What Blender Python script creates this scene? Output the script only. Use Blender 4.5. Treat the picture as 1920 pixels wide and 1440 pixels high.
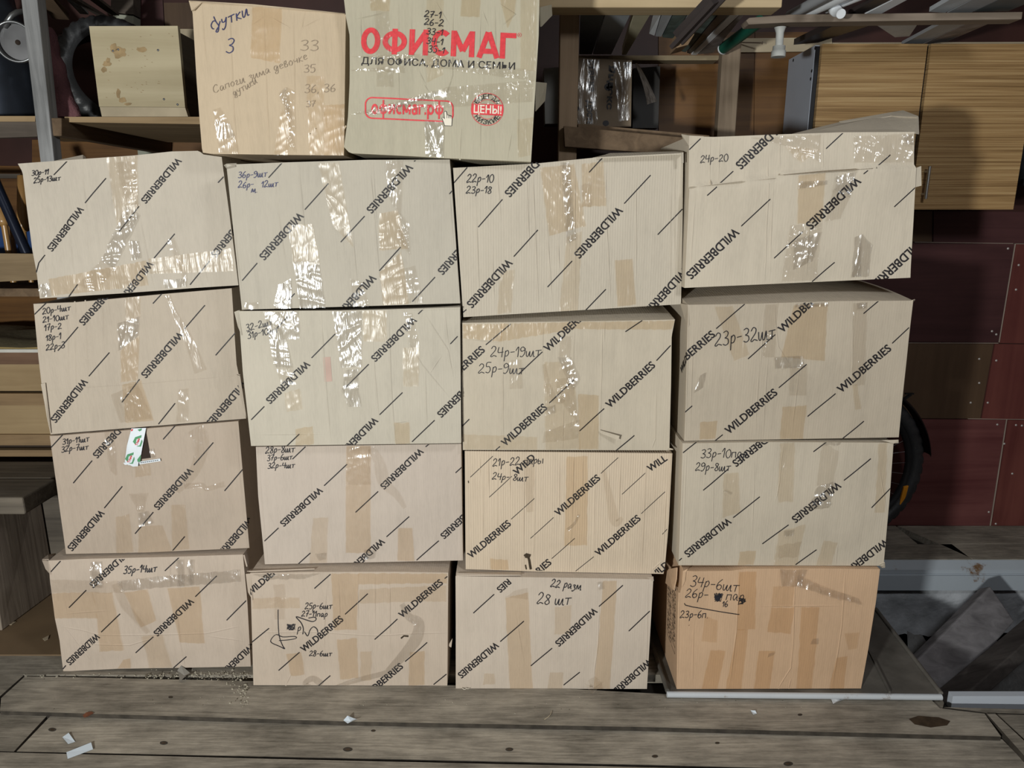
import bpy, math, random
from mathutils import Vector, noise

for o in list(bpy.data.objects):
    bpy.data.objects.remove(o)
SC = bpy.context.scene
COL = SC.collection

# ------------------------------------------------------------------ camera, world, lamps, exposure
FPX = 1330.0
CAM = Vector((0.0, -1.91, 1.43))
TILT = math.radians(13.6)
cd = bpy.data.cameras.new('camera')
cd.sensor_fit = 'HORIZONTAL'
cd.sensor_width = 36.0
cd.lens = FPX / 1920.0 * 36.0
cd.clip_start = 0.05
cam = bpy.data.objects.new('camera', cd)
cam.location = CAM
cam.rotation_euler = (math.pi / 2 - TILT, 0, 0)
COL.objects.link(cam)
SC.camera = cam

wd = bpy.data.worlds.new('world')
SC.world = wd
wd.use_nodes = True
wd.node_tree.nodes['Background'].inputs[0].default_value = (0.80, 0.88, 1.0, 1)
wd.node_tree.nodes['Background'].inputs[1].default_value = 0.05


def area_lamp(name, loc, target, size, power, color):
    ld = bpy.data.lights.new(name, 'AREA')
    ld.shape = 'DISK'
    ld.size = size
    ld.energy = power
    ld.color = color
    o = bpy.data.objects.new(name, ld)
    o.location = loc
    o.rotation_euler = (Vector(target) - Vector(loc)).to_track_quat('-Z', 'Y').to_euler()
    COL.objects.link(o)
    return o


area_lamp('work_lamp', (-1.5, -3.15, 1.16), (-0.05, 0.1, 1.0), 0.18, 112, (0.985, 1.0, 0.965))
area_lamp('ceiling_lamp', (1.25, -1.7, 2.5), (0.7, 0.0, 0.4), 0.4, 19, (0.95, 0.98, 1.0))

SC.view_settings.view_transform = 'Standard'
SC.view_settings.look = 'None'
SC.view_settings.gamma = 1.0
SC.view_settings.use_curve_mapping = False
SC.view_settings.exposure = 0.0

# ------------------------------------------------------------------ picture rays -> places in the room
ST, CT = math.sin(TILT), math.cos(TILT)


def ray(px, py):
    u = (px - 960.0) / FPX
    v = (720.0 - py) / FPX
    return Vector((u, CT + v * ST, -ST + v * CT))


def PY(px, py, y):
    d = ray(px, py)
    return CAM + d * ((y - CAM.y) / d.y)


def PZ(px, py, z):
    d = ray(px, py)
    return CAM + d * ((z - CAM.z) / d.z)


def PX(px, py, x):
    d = ray(px, py)
    return CAM + d * ((x - CAM.x) / d.x)


# ------------------------------------------------------------------ materials
def mat_base(name):
    m = bpy.data.materials.new(name)
    m.use_nodes = True
    nt = m.node_tree
    return m, nt, nt.nodes['Principled BSDF']


def N(nt, t, **kw):
    n = nt.nodes.new(t)
    for k, v in kw.items():
        if k in n.inputs.keys():
            n.inputs[k].default_value = v
        else:
            setattr(n, k, v)
    return n


def L(nt, a, ao, b, bi):
    nt.links.new(a.outputs[ao], b.inputs[bi])


def ramp(nt, stops):
    r = nt.nodes.new('ShaderNodeValToRGB')
    e = r.color_ramp.elements
    while len(e) > 1:
        e.remove(e[-1])
    e[0].position = stops[0][0]
    e[0].color = (*stops[0][1], 1)
    for p, c in stops[1:]:
        x = e.new(p)
        x.color = (*c, 1)
    return r


def mul(c, k):
    return tuple(min(1.0, x * k) for x in c)


def plain(name, c, rough=0.6, metal=0.0, bump=0.0, bscale=60.0, var=0.12, vscale=9.0, spec=0.3):
    m, nt, p = mat_base(name)
    p.inputs['Roughness'].default_value = rough
    p.inputs['Metallic'].default_value = metal
    p.inputs['Specular IOR Level'].default_value = spec
    tc = N(nt, 'ShaderNodeTexCoord')
    n1 = N(nt, 'ShaderNodeTexNoise', Scale=vscale, Detail=5.0)
    L(nt, tc, 'Object', n1, 'Vector')
    r = ramp(nt, [(0.3, mul(c, 1 - var)), (0.7, mul(c, 1 + var))])
    L(nt, n1, 'Fac', r, 'Fac')
    L(nt, r, 'Color', p, 'Base Color')
    if bump:
        n2 = N(nt, 'ShaderNodeTexNoise', Scale=bscale, Detail=4.0)
        L(nt, tc, 'Object', n2, 'Vector')
        b = N(nt, 'ShaderNodeBump', Strength=bump, Distance=0.004)
        L(nt, n2, 'Fac', b, 'Height')
        L(nt, b, 'Normal', p, 'Normal')
    return m


def cardboard(name, c, seed=0.0, flute=0.35):
    m, nt, p = mat_base(name)
    p.inputs['Roughness'].default_value = 0.72
    p.inputs['Specular IOR Level'].default_value = 0.25
    tc = N(nt, 'ShaderNodeTexCoord')
    mp = N(nt, 'ShaderNodeMapping', Location=(seed, seed * 1.7, seed * 0.6))
    L(nt, tc, 'Object', mp, 'Vector')
    big = N(nt, 'ShaderNodeTexNoise', Scale=5.0, Detail=4.0, Roughness=0.55)
    L(nt, mp, 'Vector', big, 'Vector')
    ms = N(nt, 'ShaderNodeMapping', Scale=(260.0, 260.0, 40.0))
    L(nt, mp, 'Vector', ms, 'Vector')
    fib = N(nt, 'ShaderNodeTexNoise', Scale=1.0, Detail=3.0)
    L(nt, ms, 'Vector', fib, 'Vector')
    ms2 = N(nt, 'ShaderNodeMapping', Scale=(55.0, 55.0, 4.0))
    L(nt, mp, 'Vector', ms2, 'Vector')
    strk = N(nt, 'ShaderNodeTexNoise', Scale=1.0, Detail=2.0)
    L(nt, ms2, 'Vector', strk, 'Vector')
    r = ramp(nt, [(0.28, mul(c, 0.86)), (0.5, c), (0.74, mul(c, 1.1))])
    a1 = N(nt, 'ShaderNodeMath', operation='MULTIPLY_ADD')
    a1.inputs[1].default_value = 0.30
    L(nt, fib, 'Fac', a1, 0)
    a0 = N(nt, 'ShaderNodeMath', operation='MULTIPLY')
    a0.inputs[1].default_value = 0.45
    L(nt, big, 'Fac', a0, 0)
    L(nt, a0, 'Value', a1, 2)
    a2 = N(nt, 'ShaderNodeMath', operation='MULTIPLY_ADD')
    a2.inputs[1].default_value = 0.25
    L(nt, strk, 'Fac', a2, 0)
    L(nt, a1, 'Value', a2, 2)
    L(nt, a2, 'Value', r, 'Fac')
    L(nt, r, 'Color', p, 'Base Color')
    wv = N(nt, 'ShaderNodeTexWave', wave_type='BANDS', bands_direction='X', Scale=46.0, Distortion=0.6, Detail=1.0)
    wv.inputs['Detail Scale'].default_value = 0.4
    L(nt, mp, 'Vector', wv, 'Vector')
    msk = N(nt, 'ShaderNodeMath', operation='MULTIPLY')
    L(nt, wv, 'Fac', msk, 0)
    L(nt, big, 'Fac', msk, 1)
    b1 = N(nt, 'ShaderNodeBump', Strength=flute, Distance=0.0012)
    L(nt, msk, 'Value', b1, 'Height')
    b2 = N(nt, 'ShaderNodeBump', Strength=0.25, Distance=0.003)
    L(nt, strk, 'Fac', b2, 'Height')
    L(nt, b1, 'Normal', b2, 'Normal')
    b3 = N(nt, 'ShaderNodeBump', Strength=0.25, Distance=0.0008)
    L(nt, fib, 'Fac', b3, 'Height')
    L(nt, b2, 'Normal', b3, 'Normal')
    L(nt, b3, 'Normal', p, 'Normal')
    return m


def tape(name, tint, gloss, rough, bscale, bstr):
    m = bpy.data.materials.new(name)
    m.use_nodes = True
    nt = m.node_tree
    for n in list(nt.nodes):
        nt.nodes.remove(n)
    out = N(nt, 'ShaderNodeOutputMaterial')
    tr = N(nt, 'ShaderNodeBsdfTransparent', Color=(*tint, 1))
    gl = N(nt, 'ShaderNodeBsdfGlossy', Color=(1, 1, 1, 1), Roughness=rough)
    tc = N(nt, 'ShaderNodeTexCoord')
    mp = N(nt, 'ShaderNodeMapping', Scale=(1.0, 1.0, 0.16), Rotation=(0.0, 0.35, 0.0))
    L(nt, tc, 'Object', mp, 'Vector')
    n1 = N(nt, 'ShaderNodeTexNoise', Scale=bscale, Detail=2.5, Roughness=0.55, Distortion=1.2)
    L(nt, mp, 'Vector', n1, 'Vector')
    b = N(nt, 'ShaderNodeBump', Strength=bstr, Distance=0.006)
    L(nt, n1, 'Fac', b, 'Height')
    L(nt, b, 'Normal', gl, 'Normal')
    fr = N(nt, 'ShaderNodeLayerWeight', Blend=0.5)
    pw = N(nt, 'ShaderNodeMath', operation='POWER')
    pw.inputs[1].default_value = 4.0
    L(nt, fr, 'Facing', pw, 0)
    ad = N(nt, 'ShaderNodeMath', operation='MULTIPLY_ADD')
    ad.inputs[1].default_value = 0.35
    ad.inputs[2].default_value = gloss + 0.03
    L(nt, pw, 'Value', ad, 0)
    mx = N(nt, 'ShaderNodeMixShader')
    L(nt, ad, 'Value', mx, 'Fac')
    L(nt, tr, 'BSDF', mx, 1)
    L(nt, gl, 'BSDF', mx, 2)
    L(nt, mx, 'Shader', out, 'Surface')
    return m


def wood(name, dark, light, axis='X', rough=0.75, grain=1.0, bump=0.4, seed=0.0, spec=0.25):
    m, nt, p = mat_base(name)
    p.inputs['Roughness'].default_value = rough
    p.inputs['Specular IOR Level'].default_value = spec
    tc = N(nt, 'ShaderNodeTexCoord')
    lo, hi = 1.6 * grain, 34.0 * grain
    s = {'X': (lo, hi, hi), 'Y': (hi, lo, hi), 'Z': (hi, hi, lo)}[axis]
    mp = N(nt, 'ShaderNodeMapping', Scale=s, Location=(seed, seed, seed))
    L(nt, tc, 'Object', mp, 'Vector')
    n1 = N(nt, 'ShaderNodeTexNoise', Scale=1.0, Detail=6.0, Roughness=0.62, Distortion=0.7)
    L(nt, mp, 'Vector', n1, 'Vector')
    n2 = N(nt, 'ShaderNodeTexNoise', Scale=3.5, Detail=4.0)
    L(nt, tc, 'Object', n2, 'Vector')
    a = N(nt, 'ShaderNodeMath', operation='MULTIPLY_ADD')
    a.inputs[1].default_value = 0.6
    L(nt, n1, 'Fac', a, 0)
    b0 = N(nt, 'ShaderNodeMath', operation='MULTIPLY')
    b0.inputs[1].default_value = 0.4
    L(nt, n2, 'Fac', b0, 0)
    L(nt, b0, 'Value', a, 2)
    r = ramp(nt, [(0.33, dark), (0.66, light)])
    L(nt, a, 'Value', r, 'Fac')
    L(nt, r, 'Color', p, 'Base Color')
    bp = N(nt, 'ShaderNodeBump', Strength=bump, Distance=0.003)
    L(nt, n1, 'Fac', bp, 'Height')
    L(nt, bp, 'Normal', p, 'Normal')
    return m


def floorwood(name, dark, light, seed=0.0):
    """weathered boards: ring-like grain, knots, dusty patches"""
    m, nt, p = mat_base(name)
    p.inputs['Roughness'].default_value = 0.85
    p.inputs['Specular IOR Level'].default_value = 0.15
    tc = N(nt, 'ShaderNodeTexCoord')
    mp = N(nt, 'ShaderNodeMapping', Scale=(0.9, 13.0, 13.0), Location=(seed, seed * 3, 0))
    L(nt, tc, 'Object', mp, 'Vector')
    wn = N(nt, 'ShaderNodeTexNoise', Scale=1.1, Detail=2.0, Distortion=0.4)
    L(nt, mp, 'Vector', wn, 'Vector')
    k = N(nt, 'ShaderNodeMath', operation='MULTIPLY')
    k.inputs[1].default_value = 46.0
    L(nt, wn, 'Fac', k, 0)
    sn = N(nt, 'ShaderNodeMath', operation='SINE')
    L(nt, k, 'Value', sn, 0)
    mp2 = N(nt, 'ShaderNodeMapping', Scale=(14.0, 170.0, 60.0))
    L(nt, tc, 'Object', mp2, 'Vector')
    fib = N(nt, 'ShaderNodeTexNoise', Scale=1.0, Detail=5.0, Roughness=0.7)
    L(nt, mp2, 'Vector', fib, 'Vector')
    mp3 = N(nt, 'ShaderNodeMapping', Scale=(4.0, 7.0, 4.0), Location=(seed * 2, 0, 0))
    L(nt, tc, 'Object', mp3, 'Vector')
    pat = N(nt, 'ShaderNodeTexNoise', Scale=1.0, Detail=7.0, Roughness=0.65)
    L(nt, mp3, 'Vector', pat, 'Vector')
    a = N(nt, 'ShaderNodeMath', operation='MULTIPLY_ADD')
    a.inputs[1].default_value = 0.03
    L(nt, sn, 'Value', a, 0)
    a1 = N(nt, 'ShaderNodeMath', operation='MULTIPLY_ADD')
    a1.inputs[1].default_value = 0.36
    L(nt, fib, 'Fac', a1, 0)
    a2 = N(nt, 'ShaderNodeMath', operation='MULTIPLY')
    a2.inputs[1].default_value = 0.62
    L(nt, pat, 'Fac', a2, 0)
    L(nt, a2, 'Value', a1, 2)
    L(nt, a1, 'Value', a, 2)
    r = ramp(nt, [(0.34, dark), (0.50, tuple((x + y) / 2 for x, y in zip(dark, light))), (0.64, light)])
    L(nt, a, 'Value', r, 'Fac')
    L(nt, r, 'Color', p, 'Base Color')
    bp = N(nt, 'ShaderNodeBump', Strength=0.45, Distance=0.004)
    L(nt, a, 'Value', bp, 'Height')
    L(nt, bp, 'Normal', p, 'Normal')
    return m


M = {}
M['ink'] = plain('print_ink', (0.018, 0.016, 0.018), 0.55, var=0.3, vscale=60)
M['pen'] = plain('marker_ink', (0.016, 0.016, 0.022), 0.5, var=0.3, vscale=80)
M['bluepen'] = plain('blue_pen_ink', (0.03, 0.035, 0.11), 0.5, var=0.3, vscale=80)
M['pencil'] = plain('pencil_lead', (0.27, 0.21, 0.15), 0.6, var=0.25, vscale=200)
M['red'] = plain('red_print', (0.62, 0.045, 0.055), 0.55, var=0.15, vscale=120)
M['pinkmark'] = plain('pink_smudge', (0.47, 0.335, 0.28), 0.7, var=0.1)
M['stain'] = plain('dark_stain', (0.05, 0.035, 0.02), 0.8, var=0.4, vscale=90)
M['white'] = plain('white_print', (0.72, 0.67, 0.56), 0.6, var=0.05)
M['edge'] = plain('torn_cardboard_edge', (0.30, 0.24, 0.17), 0.85, bump=0.6, bscale=300)
M['tan'] = tape('brown_packing_tape', (0.957, 0.91, 0.845), 0.0, 0.30, 60, 0.4)
M['faint'] = tape('old_packing_tape', (0.967, 0.94, 0.90), 0.0, 0.30, 50, 0.5)
M['clear'] = tape('clear_packing_tape', (0.972, 0.96, 0.945), 0.03, 0.20, 42, 0.7)
M['crinkle'] = tape('crumpled_clear_tape', (0.968, 0.96, 0.95), 0.15, 0.25, 46, 1.0)
M['hole'] = plain('hole_and_shadow', (0.03, 0.02, 0.015), 0.9)

CB = {
    'grey': (0.49, 0.445, 0.365), 'mid': (0.455, 0.395, 0.315), 'rose': (0.455, 0.38, 0.30),
    'cream': (0.50, 0.455, 0.345), 'tan': (0.50, 0.385, 0.26), 'yellow': (0.51, 0.415, 0.28), 'orange': (0.43, 0.30, 0.185),
}


CBX = {'left_first': (0.467, 0.419, 0.352),
       'left_second': (0.434, 0.373, 0.302),
       'left_bottom': (0.463, 0.385, 0.315),
       'second_first': (0.428, 0.391, 0.327),
       'second_second': (0.463, 0.423, 0.35),
       'third_first': (0.473, 0.422, 0.344),
       'third_third': (0.544, 0.447, 0.338),
       'third_bottom': (0.506, 0.432, 0.357),
       'right_first': (0.503, 0.444, 0.356),
       'right_second': (0.423, 0.364, 0.286),
       'right_third': (0.476, 0.417, 0.332),
       'right_bottom': (0.511, 0.347, 0.222),
       'top_tan': (0.489, 0.392, 0.277),
       'top_logo': (0.412, 0.377, 0.287),
       'left_third': (0.405, 0.333, 0.268),
       'second_third': (0.47, 0.404, 0.345),
       'second_bottom': (0.468, 0.388, 0.313),
       'third_second': (0.475, 0.417, 0.33)}

# ------------------------------------------------------------------ mesh building
class MB:
    def __init__(self):
        self.v, self.f, self.m, self.s = [], [], [], []

    def face(self, pts, mi=0, smooth=False):
        n = len(self.v)
        self.v.extend(pts)
        self.f.append(tuple(range(n, n + len(pts))))
        self.m.append(mi)
        self.s.append(smooth)

    def grid(self, rows, mi=0, smooth=True, close=False, flip=False):
        n = len(self.v)
        w = len(rows[0])
        for r in rows:
            self.v.extend(r)
        for j in range(len(rows) - 1):
            for i in range(w if close else w - 1):
                i2 = (i + 1) % w
                q = (n + j * w + i, n + j * w + i2, n + (j + 1) * w + i2, n + (j + 1) * w + i)
                self.f.append(q[::-1] if flip else q)
                self.m.append(mi)
                self.s.append(smooth)

    def prism(self, poly, off, mi=0, side=None):
        off = Vector(off)
        a = [Vector(p) for p in poly]
        b = [p + off for p in a]
        n = len(self.v)
        k = len(a)
        self.v.extend(a + b)
        nrm = Vector((0, 0, 0))
        for i in range(k):
            nrm += a[i].cross(a[(i + 1) % k])
        fl = nrm.dot(off) > 0
        fs = [tuple(range(n, n + k)), tuple(range(n + 2 * k - 1, n + k - 1, -1))]
        for i in range(k):
            j = (i + 1) % k
            fs.append((n + i, n + k + i, n + k + j, n + j))
        for i_, f in enumerate(fs):
            self.f.append(f[::-1] if fl else f)
            self.m.append(mi if side is None or i_ < 2 else side)
            self.s.append(False)

    def box(self, x0, x1, y0, y1, z0, z1, mi=0):
        self.prism([(x0, y0, z0), (x1, y0, z0), (x1, y0, z1), (x0, y0, z1)], (0, y1 - y0, 0), mi)

    def bar(self, a, b, w, h, up=(0, 0, 1), mi=0):
        a, b = Vector(a), Vector(b)
        d = (b - a).normalized()
        s = d.cross(Vector(up)).normalized()
        u = s.cross(d)
        self.prism([a - s * w / 2 - u * h / 2, a + s * w / 2 - u * h / 2, a + s * w / 2 + u * h / 2, a - s * w / 2 + u * h / 2], b - a, mi)

    def tube(self, pts, r, n=10, mi=0, cap=True):
        pts = [Vector(p) for p in pts]
        rs = r if isinstance(r, (list, tuple)) else [r] * len(pts)
        rows = []
        ref = None
        for i, p in enumerate(pts):
            d = (pts[min(i + 1, len(pts) - 1)] - pts[max(i - 1, 0)]).normalized()
            if ref is None:
                ref = Vector((0, 0, 1)) if abs(d.z) < 0.9 else Vector((1, 0, 0))
            s = d.cross(ref).normalized()
            u = s.cross(d)
            ref = u
            rows.append([p + (s * math.cos(t) + u * math.sin(t)) * rs[i] for t in (2 * math.pi * k / n for k in range(n))])
        self.grid(rows, mi, True, True)
        if cap:
            self.face(rows[0][::-1], mi)
            self.face(rows[-1], mi)

    def lathe(self, c, ax, prof, n=32, mi=0):
        """prof: list of (radius, distance along the axis)"""
        c, ax = Vector(c), Vector(ax).normalized()
        s = ax.cross(Vector((0, 0, 1)) if abs(ax.z) < 0.9 else Vector((1, 0, 0))).normalized()
        u = s.cross(ax)
        rows = [[c + ax * h + (s * math.cos(t) + u * math.sin(t)) * r for t in (2 * math.pi * k / n for k in range(n))] for r, h in prof]
        self.grid(rows, mi, True, True)

    def build(self, name, mats, parent=None, origin=None, bevel=0.0):
        mats = mats if isinstance(mats, (list, tuple)) else [mats]
        org = Vector(origin) if origin is not None else Vector((0, 0, 0))
        if parent is not None:
            org = Vector(parent['_org'])
        me = bpy.data.meshes.new(name)
        me.from_pydata([tuple(Vector(p) - org) for p in self.v], [], self.f)
        for m in mats:
            me.materials.append(m)
        me.polygons.foreach_set('material_index', self.m)
        me.polygons.foreach_set('use_smooth', self.s)
        me.update()
        o = bpy.data.objects.new(name, me)
        COL.objects.link(o)
        if parent is not None:
            o.parent = parent
            o['_org'] = tuple(org)
        else:
            o.location = org
            o['_org'] = tuple(org)
        if bevel:
            b = o.modifiers.new('bevel', 'BEVEL')
            b.width = bevel
            b.segments = 2
            b.limit_method = 'ANGLE'
        return o


def thing(name, label, cat, loc, group=None):
    o = bpy.data.objects.new(name, None)
    o.empty_display_size = 0.05
    o.location = loc
    o['_org'] = tuple(loc)
    o['label'] = label
    o['category'] = cat
    if group:
        o['group'] = group
    COL.objects.link(o)
    return o


def tag(o, label, cat, group=None, kind=None):
    o['label'] = label
    o['category'] = cat
    if group:
        o['group'] = group
    if kind:
        o['kind'] = kind
    return o


def struct(o, label=None):
    o['kind'] = 'structure'
    if label:
        o['label'] = label
    return o


# ------------------------------------------------------------------ lettering
_fc = {}


def font_tris(s, bold=0.0):
    key = (s, bold)
    if key in _fc:
        return _fc[key]
    c = bpy.data.curves.new('lettering_source', 'FONT')
    c.body = s
    c.resolution_u = 3
    c.offset = bold
    o = bpy.data.objects.new('lettering_source', c)
    COL.objects.link(o)
    dg = bpy.context.evaluated_depsgraph_get()
    ev = o.evaluated_get(dg)
    me = ev.to_mesh()
    vs = [(v.co.x, v.co.y) for v in me.vertices]
    x0 = min(v[0] for v in vs)
    x1 = max(v[0] for v in vs)
    tris = []
    for p in me.polygons:
        ids = list(p.vertices)
        for k in range(1, len(ids) - 1):
            tris.append([vs[ids[0]], vs[ids[k]], vs[ids[k + 1]]])
    ev.to_mesh_clear()
    bpy.data.objects.remove(o)
    bpy.data.curves.remove(c)
    _fc[key] = (tris, x0, x1)
    return _fc[key]


def text_px(s, a, b, h, bold=0.0, cap=0.7):
    """triangles of the string S running from A to B (mid-height points), capital height H, all in picture pixels"""
    tris, x0, x1 = font_tris(s, bold)
    dx, dy = b[0] - a[0], b[1] - a[1]
    ln = math.hypot(dx, dy)
    ux, uy = dx / ln, dy / ln
    vx, vy = uy, -ux                       # letter-up, in picture axes with y down
    out = []
    for t in tris:
        q = []
        for (x, y) in t:
            s_ = (x - x0) / (x1 - x0) * ln
            t_ = (y / cap - 0.5) * h
            q.append((a[0] + ux * s_ + vx * t_, a[1] + uy * s_ + vy * t_))
        out.append(q)
    return out


def clip_poly(poly, win):
    """clip POLY to the convex window WIN"""
    area = sum(win[i][0] * win[(i + 1) % len(win)][1] - win[(i + 1) % len(win)][0] * win[i][1] for i in range(len(win)))
    sg = 1 if area > 0 else -1
    out = poly
    for i in range(len(win)):
        ax, ay = win[i]
        bx, by = win[(i + 1) % len(win)]
        inp, out = out, []
        if not inp:
            return []

        def side(p):
            return sg * ((bx - ax) * (p[1] - ay) - (by - ay) * (p[0] - ax))
        for k in range(len(inp)):
            p, q = inp[k - 1], inp[k]
            sp, sq = side(p), side(q)
            if (sp >= 0) != (sq >= 0):
                t = sp / (sp - sq)
                out.append((p[0] + (q[0] - p[0]) * t, p[1] + (q[1] - p[1]) * t))
            if sq >= 0:
                out.append(q)
    return out


def smooth_line(pts, sub=4):
    if len(pts) < 3:
        return pts
    out = []
    n = len(pts)
    for i in range(n - 1):
        p0, p1, p2, p3 = pts[max(i - 1, 0)], pts[i], pts[i + 1], pts[min(i + 2, n - 1)]
        for k in range(sub):
            t = k / sub
            out.append(tuple(0.5 * (2 * p1[c] + (p2[c] - p0[c]) * t + (2 * p0[c] - 5 * p1[c] + 4 * p2[c] - p3[c]) * t * t
                                    + (3 * p1[c] - p0[c] - 3 * p2[c] + p3[c]) * t ** 3) for c in range(2)))
    out.append(pts[-1])
    return out


def ribbon(pts, w):
    """quads along a picture polyline"""
    qs = []
    n = len(pts)
    off = []
    for i in range(n):
        a, b = pts[max(i - 1, 0)], pts[min(i + 1, n - 1)]
        dx, dy = b[0] - a[0], b[1] - a[1]
        l = math.hypot(dx, dy) or 1.0
        off.append((-dy / l * w / 2, dx / l * w / 2))
    for i in range(n - 1):
        p, q, a, b = pts[i], pts[i + 1], off[i], off[i + 1]
        qs.append([(p[0] + a[0], p[1] + a[1]), (q[0] + b[0], q[1] + b[1]), (q[0] - b[0], q[1] - b[1]), (p[0] - a[0], p[1] - a[1])])
    return qs


GL = {
    '0': (.56, [[(.3, 1), (.08, .75), (.05, .35), (.2, .02), (.4, .08), (.52, .45), (.45, .85), (.28, 1)]]),
    '1': (.36, [[(.02, .62), (.25, 1), (.2, 0)]]),
    'l': (.3, [[(.2, 1), (.1, 0)]]),
    '2': (.6, [[(.08, .75), (.25, 1), (.45, .88), (.4, .58), (.05, .1), (.15, 0), (.3, .12), (.56, .02)]]),
    '3': (.55, [[(.08, .9), (.3, 1), (.45, .85), (.35, .6), (.2, .52), (.42, .42), (.45, .15), (.25, 0), (.03, .1)]]),
    '4': (.56, [[(.12, 1), (.05, .5), (.3, .48), (.52, .52)], [(.45, 1), (.4, 0)]]),
    '5': (.55, [[(.5, 1), (.15, .97), (.1, .6), (.35, .6), (.45, .3), (.3, .02), (.05, .08)]]),
    '6': (.55, [[(.42, 1), (.15, .65), (.06, .25), (.2, 0), (.42, .12), (.42, .4), (.2, .45), (.08, .25)]]),
    '7': (.52, [[(.05, .92), (.25, .97), (.48, 1), (.3, .5), (.2, 0)], [(.1, .48), (.45, .52)]]),
    '8': (.5, [[(.4, .9), (.2, 1), (.1, .78), (.3, .52), (.42, .2), (.22, 0), (.06, .2), (.3, .55), (.42, .82), (.35, .95)]]),
    '9': (.52, [[(.45, .8), (.25, 1), (.06, .8), (.15, .55), (.42, .7), (.45, .85), (.42, .35), (.2, 0), (.03, .08)]]),
    '-': (.5, [[(.06, .42), (.42, .46)]]),
    '.': (.25, [[(.08, .0), (.12, .06)]]),
    ',': (.25, [[(.12, .08), (.06, -.2)]]),
    ' ': (.35, []),
    'р': (.5, [[(.14, .6), (.05, -.42)], [(.1, .42), (.3, .64), (.42, .42), (.3, .12), (.1, .1)]]),
    'ш': (.82, [[(.05, .58), (.06, .1), (.2, .04), (.34, .56), (.34, .1), (.48, .04), (.64, .6), (.66, .05), (.8, .02)]]),
    'т': (.55, [[(.0, .58), (.52, .64)], [(.26, .6), (.22, .0)]]),
    'п': (.58, [[(.05, 0), (.1, .55)], [(.05, .55), (.48, .58)], [(.45, .58), (.45, 0)]]),
    'а': (.55, [[(.4, .5), (.2, .6), (.06, .3), (.18, .02), (.4, .45), (.4, .08), (.52, .02)]]),
    'м': (.7, [[(.05, 0), (.15, .6), (.32, .08), (.52, .6), (.58, .02), (.68, .05)]]),
    'з': (.45, [[(.08, .5), (.25, .6), (.36, .48), (.2, .34), (.36, .2), (.3, -.15), (.1, -.3), (.08, -.15)]]),
    'ы': (.75, [[(.08, .6), (.06, .05), (.3, .05), (.34, .3), (.08, .32)], [(.6, .6), (.58, 0)]]),
    'Д': (.82, [[(.36, 1.08), (.46, .6), (.64, .12)], [(.46, .62), (.26, .72), (.06, .45), (.12, .14), (.24, .06)], [(.64, .12), (.48, -.02), (.34, -.22), (.46, -.3), (.56, -.12), (.62, .14), (.78, .5)]]),
    'у': (.55, [[(.08, .6), (.1, .3), (.3, .3), (.45, .6)], [(.45, .6), (.3, -.1), (.1, -.35), (.02, -.2)]]),
    'к': (.5, [[(.1, .62), (.06, 0)], [(.42, .62), (.1, .3), (.42, .02)]]),
    'и': (.58, [[(.08, .58), (.06, .06), (.2, .04), (.42, .58), (.42, .05), (.55, .05)]]),
    'С': (.7, [[(.55, .8), (.4, 1), (.12, .7), (.1, .2), (.35, 0), (.6, .2)]]),
    'о': (.5, [[(.25, .58), (.08, .4), (.1, .08), (.3, .02), (.42, .3), (.3, .56), (.22, .58)]]),
    'г': (.45, [[(.06, .45), (.18, .58), (.25, .45), (.12, .12), (.22, .02), (.4, .12)]]),
    'д': (.55, [[(.4, .5), (.2, .58), (.06, .3), (.2, .02), (.42, .5), (.38, -.25), (.2, -.4), (.1, -.2), (.45, .1)]]),
    'е': (.48, [[(.06, .3), (.38, .42), (.25, .6), (.08, .4), (.15, .05), (.42, .12)]]),
    'в': (.5, [[(.1, .02), (.12, .6), (.32, .75), (.3, .5), (.14, .36), (.38, .3), (.36, .05), (.1, .02)]]),
    'ч': (.52, [[(.08, .58), (.1, .3), (.36, .34)], [(.42, .6), (.4, .04)]]),
}


def hand_px(s, x, y, h, ang=0.0, sx=1.0, slant=0.12, seed=0):
    """handwritten strokes; (x, y) left end of the base line in picture pixels, H the height of a digit"""
    rnd = random.Random(seed + len(s) * 7 + int(x))
    ca, sa = math.cos(math.radians(ang)), math.sin(math.radians(ang))
    out = []
    cx = 0.0
    for ch in s:
        w, strokes = GL.get(ch, GL[' '])
        k = 1.0 + rnd.uniform(-.08, .08)
        dy = rnd.uniform(-.04, .04)
        for st in strokes:
            pts = []
            for (gx, gy) in st:
                lx = (cx + gx * sx + slant * gy) * h
                ly = (gy * k + dy) * h
                pts.append((x + lx * ca - ly * sa, y - (lx * sa + ly * ca)))
            out.append(smooth_line(pts))
        cx += w * sx * 1.02
    return out


# ------------------------------------------------------------------ cardboard boxes
BRAND = 'WILDBERRIES'


def lerp(a, b, t):
    return tuple(x + (y - x) * t for x, y in zip(a, b))


def along(pts, t):
    """point at parameter t (by x or length) on a polyline"""
    ls = [0.0]
    for i in range(1, len(pts)):
        ls.append(ls[-1] + math.dist(pts[i], pts[i - 1]))
    d = t * ls[-1]
    for i in range(1, len(pts)):
        if d <= ls[i] or i == len(pts) - 1:
            return lerp(pts[i - 1], pts[i], (d - ls[i - 1]) / max(ls[i] - ls[i - 1], 1e-9))


BOXES = {}


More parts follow.
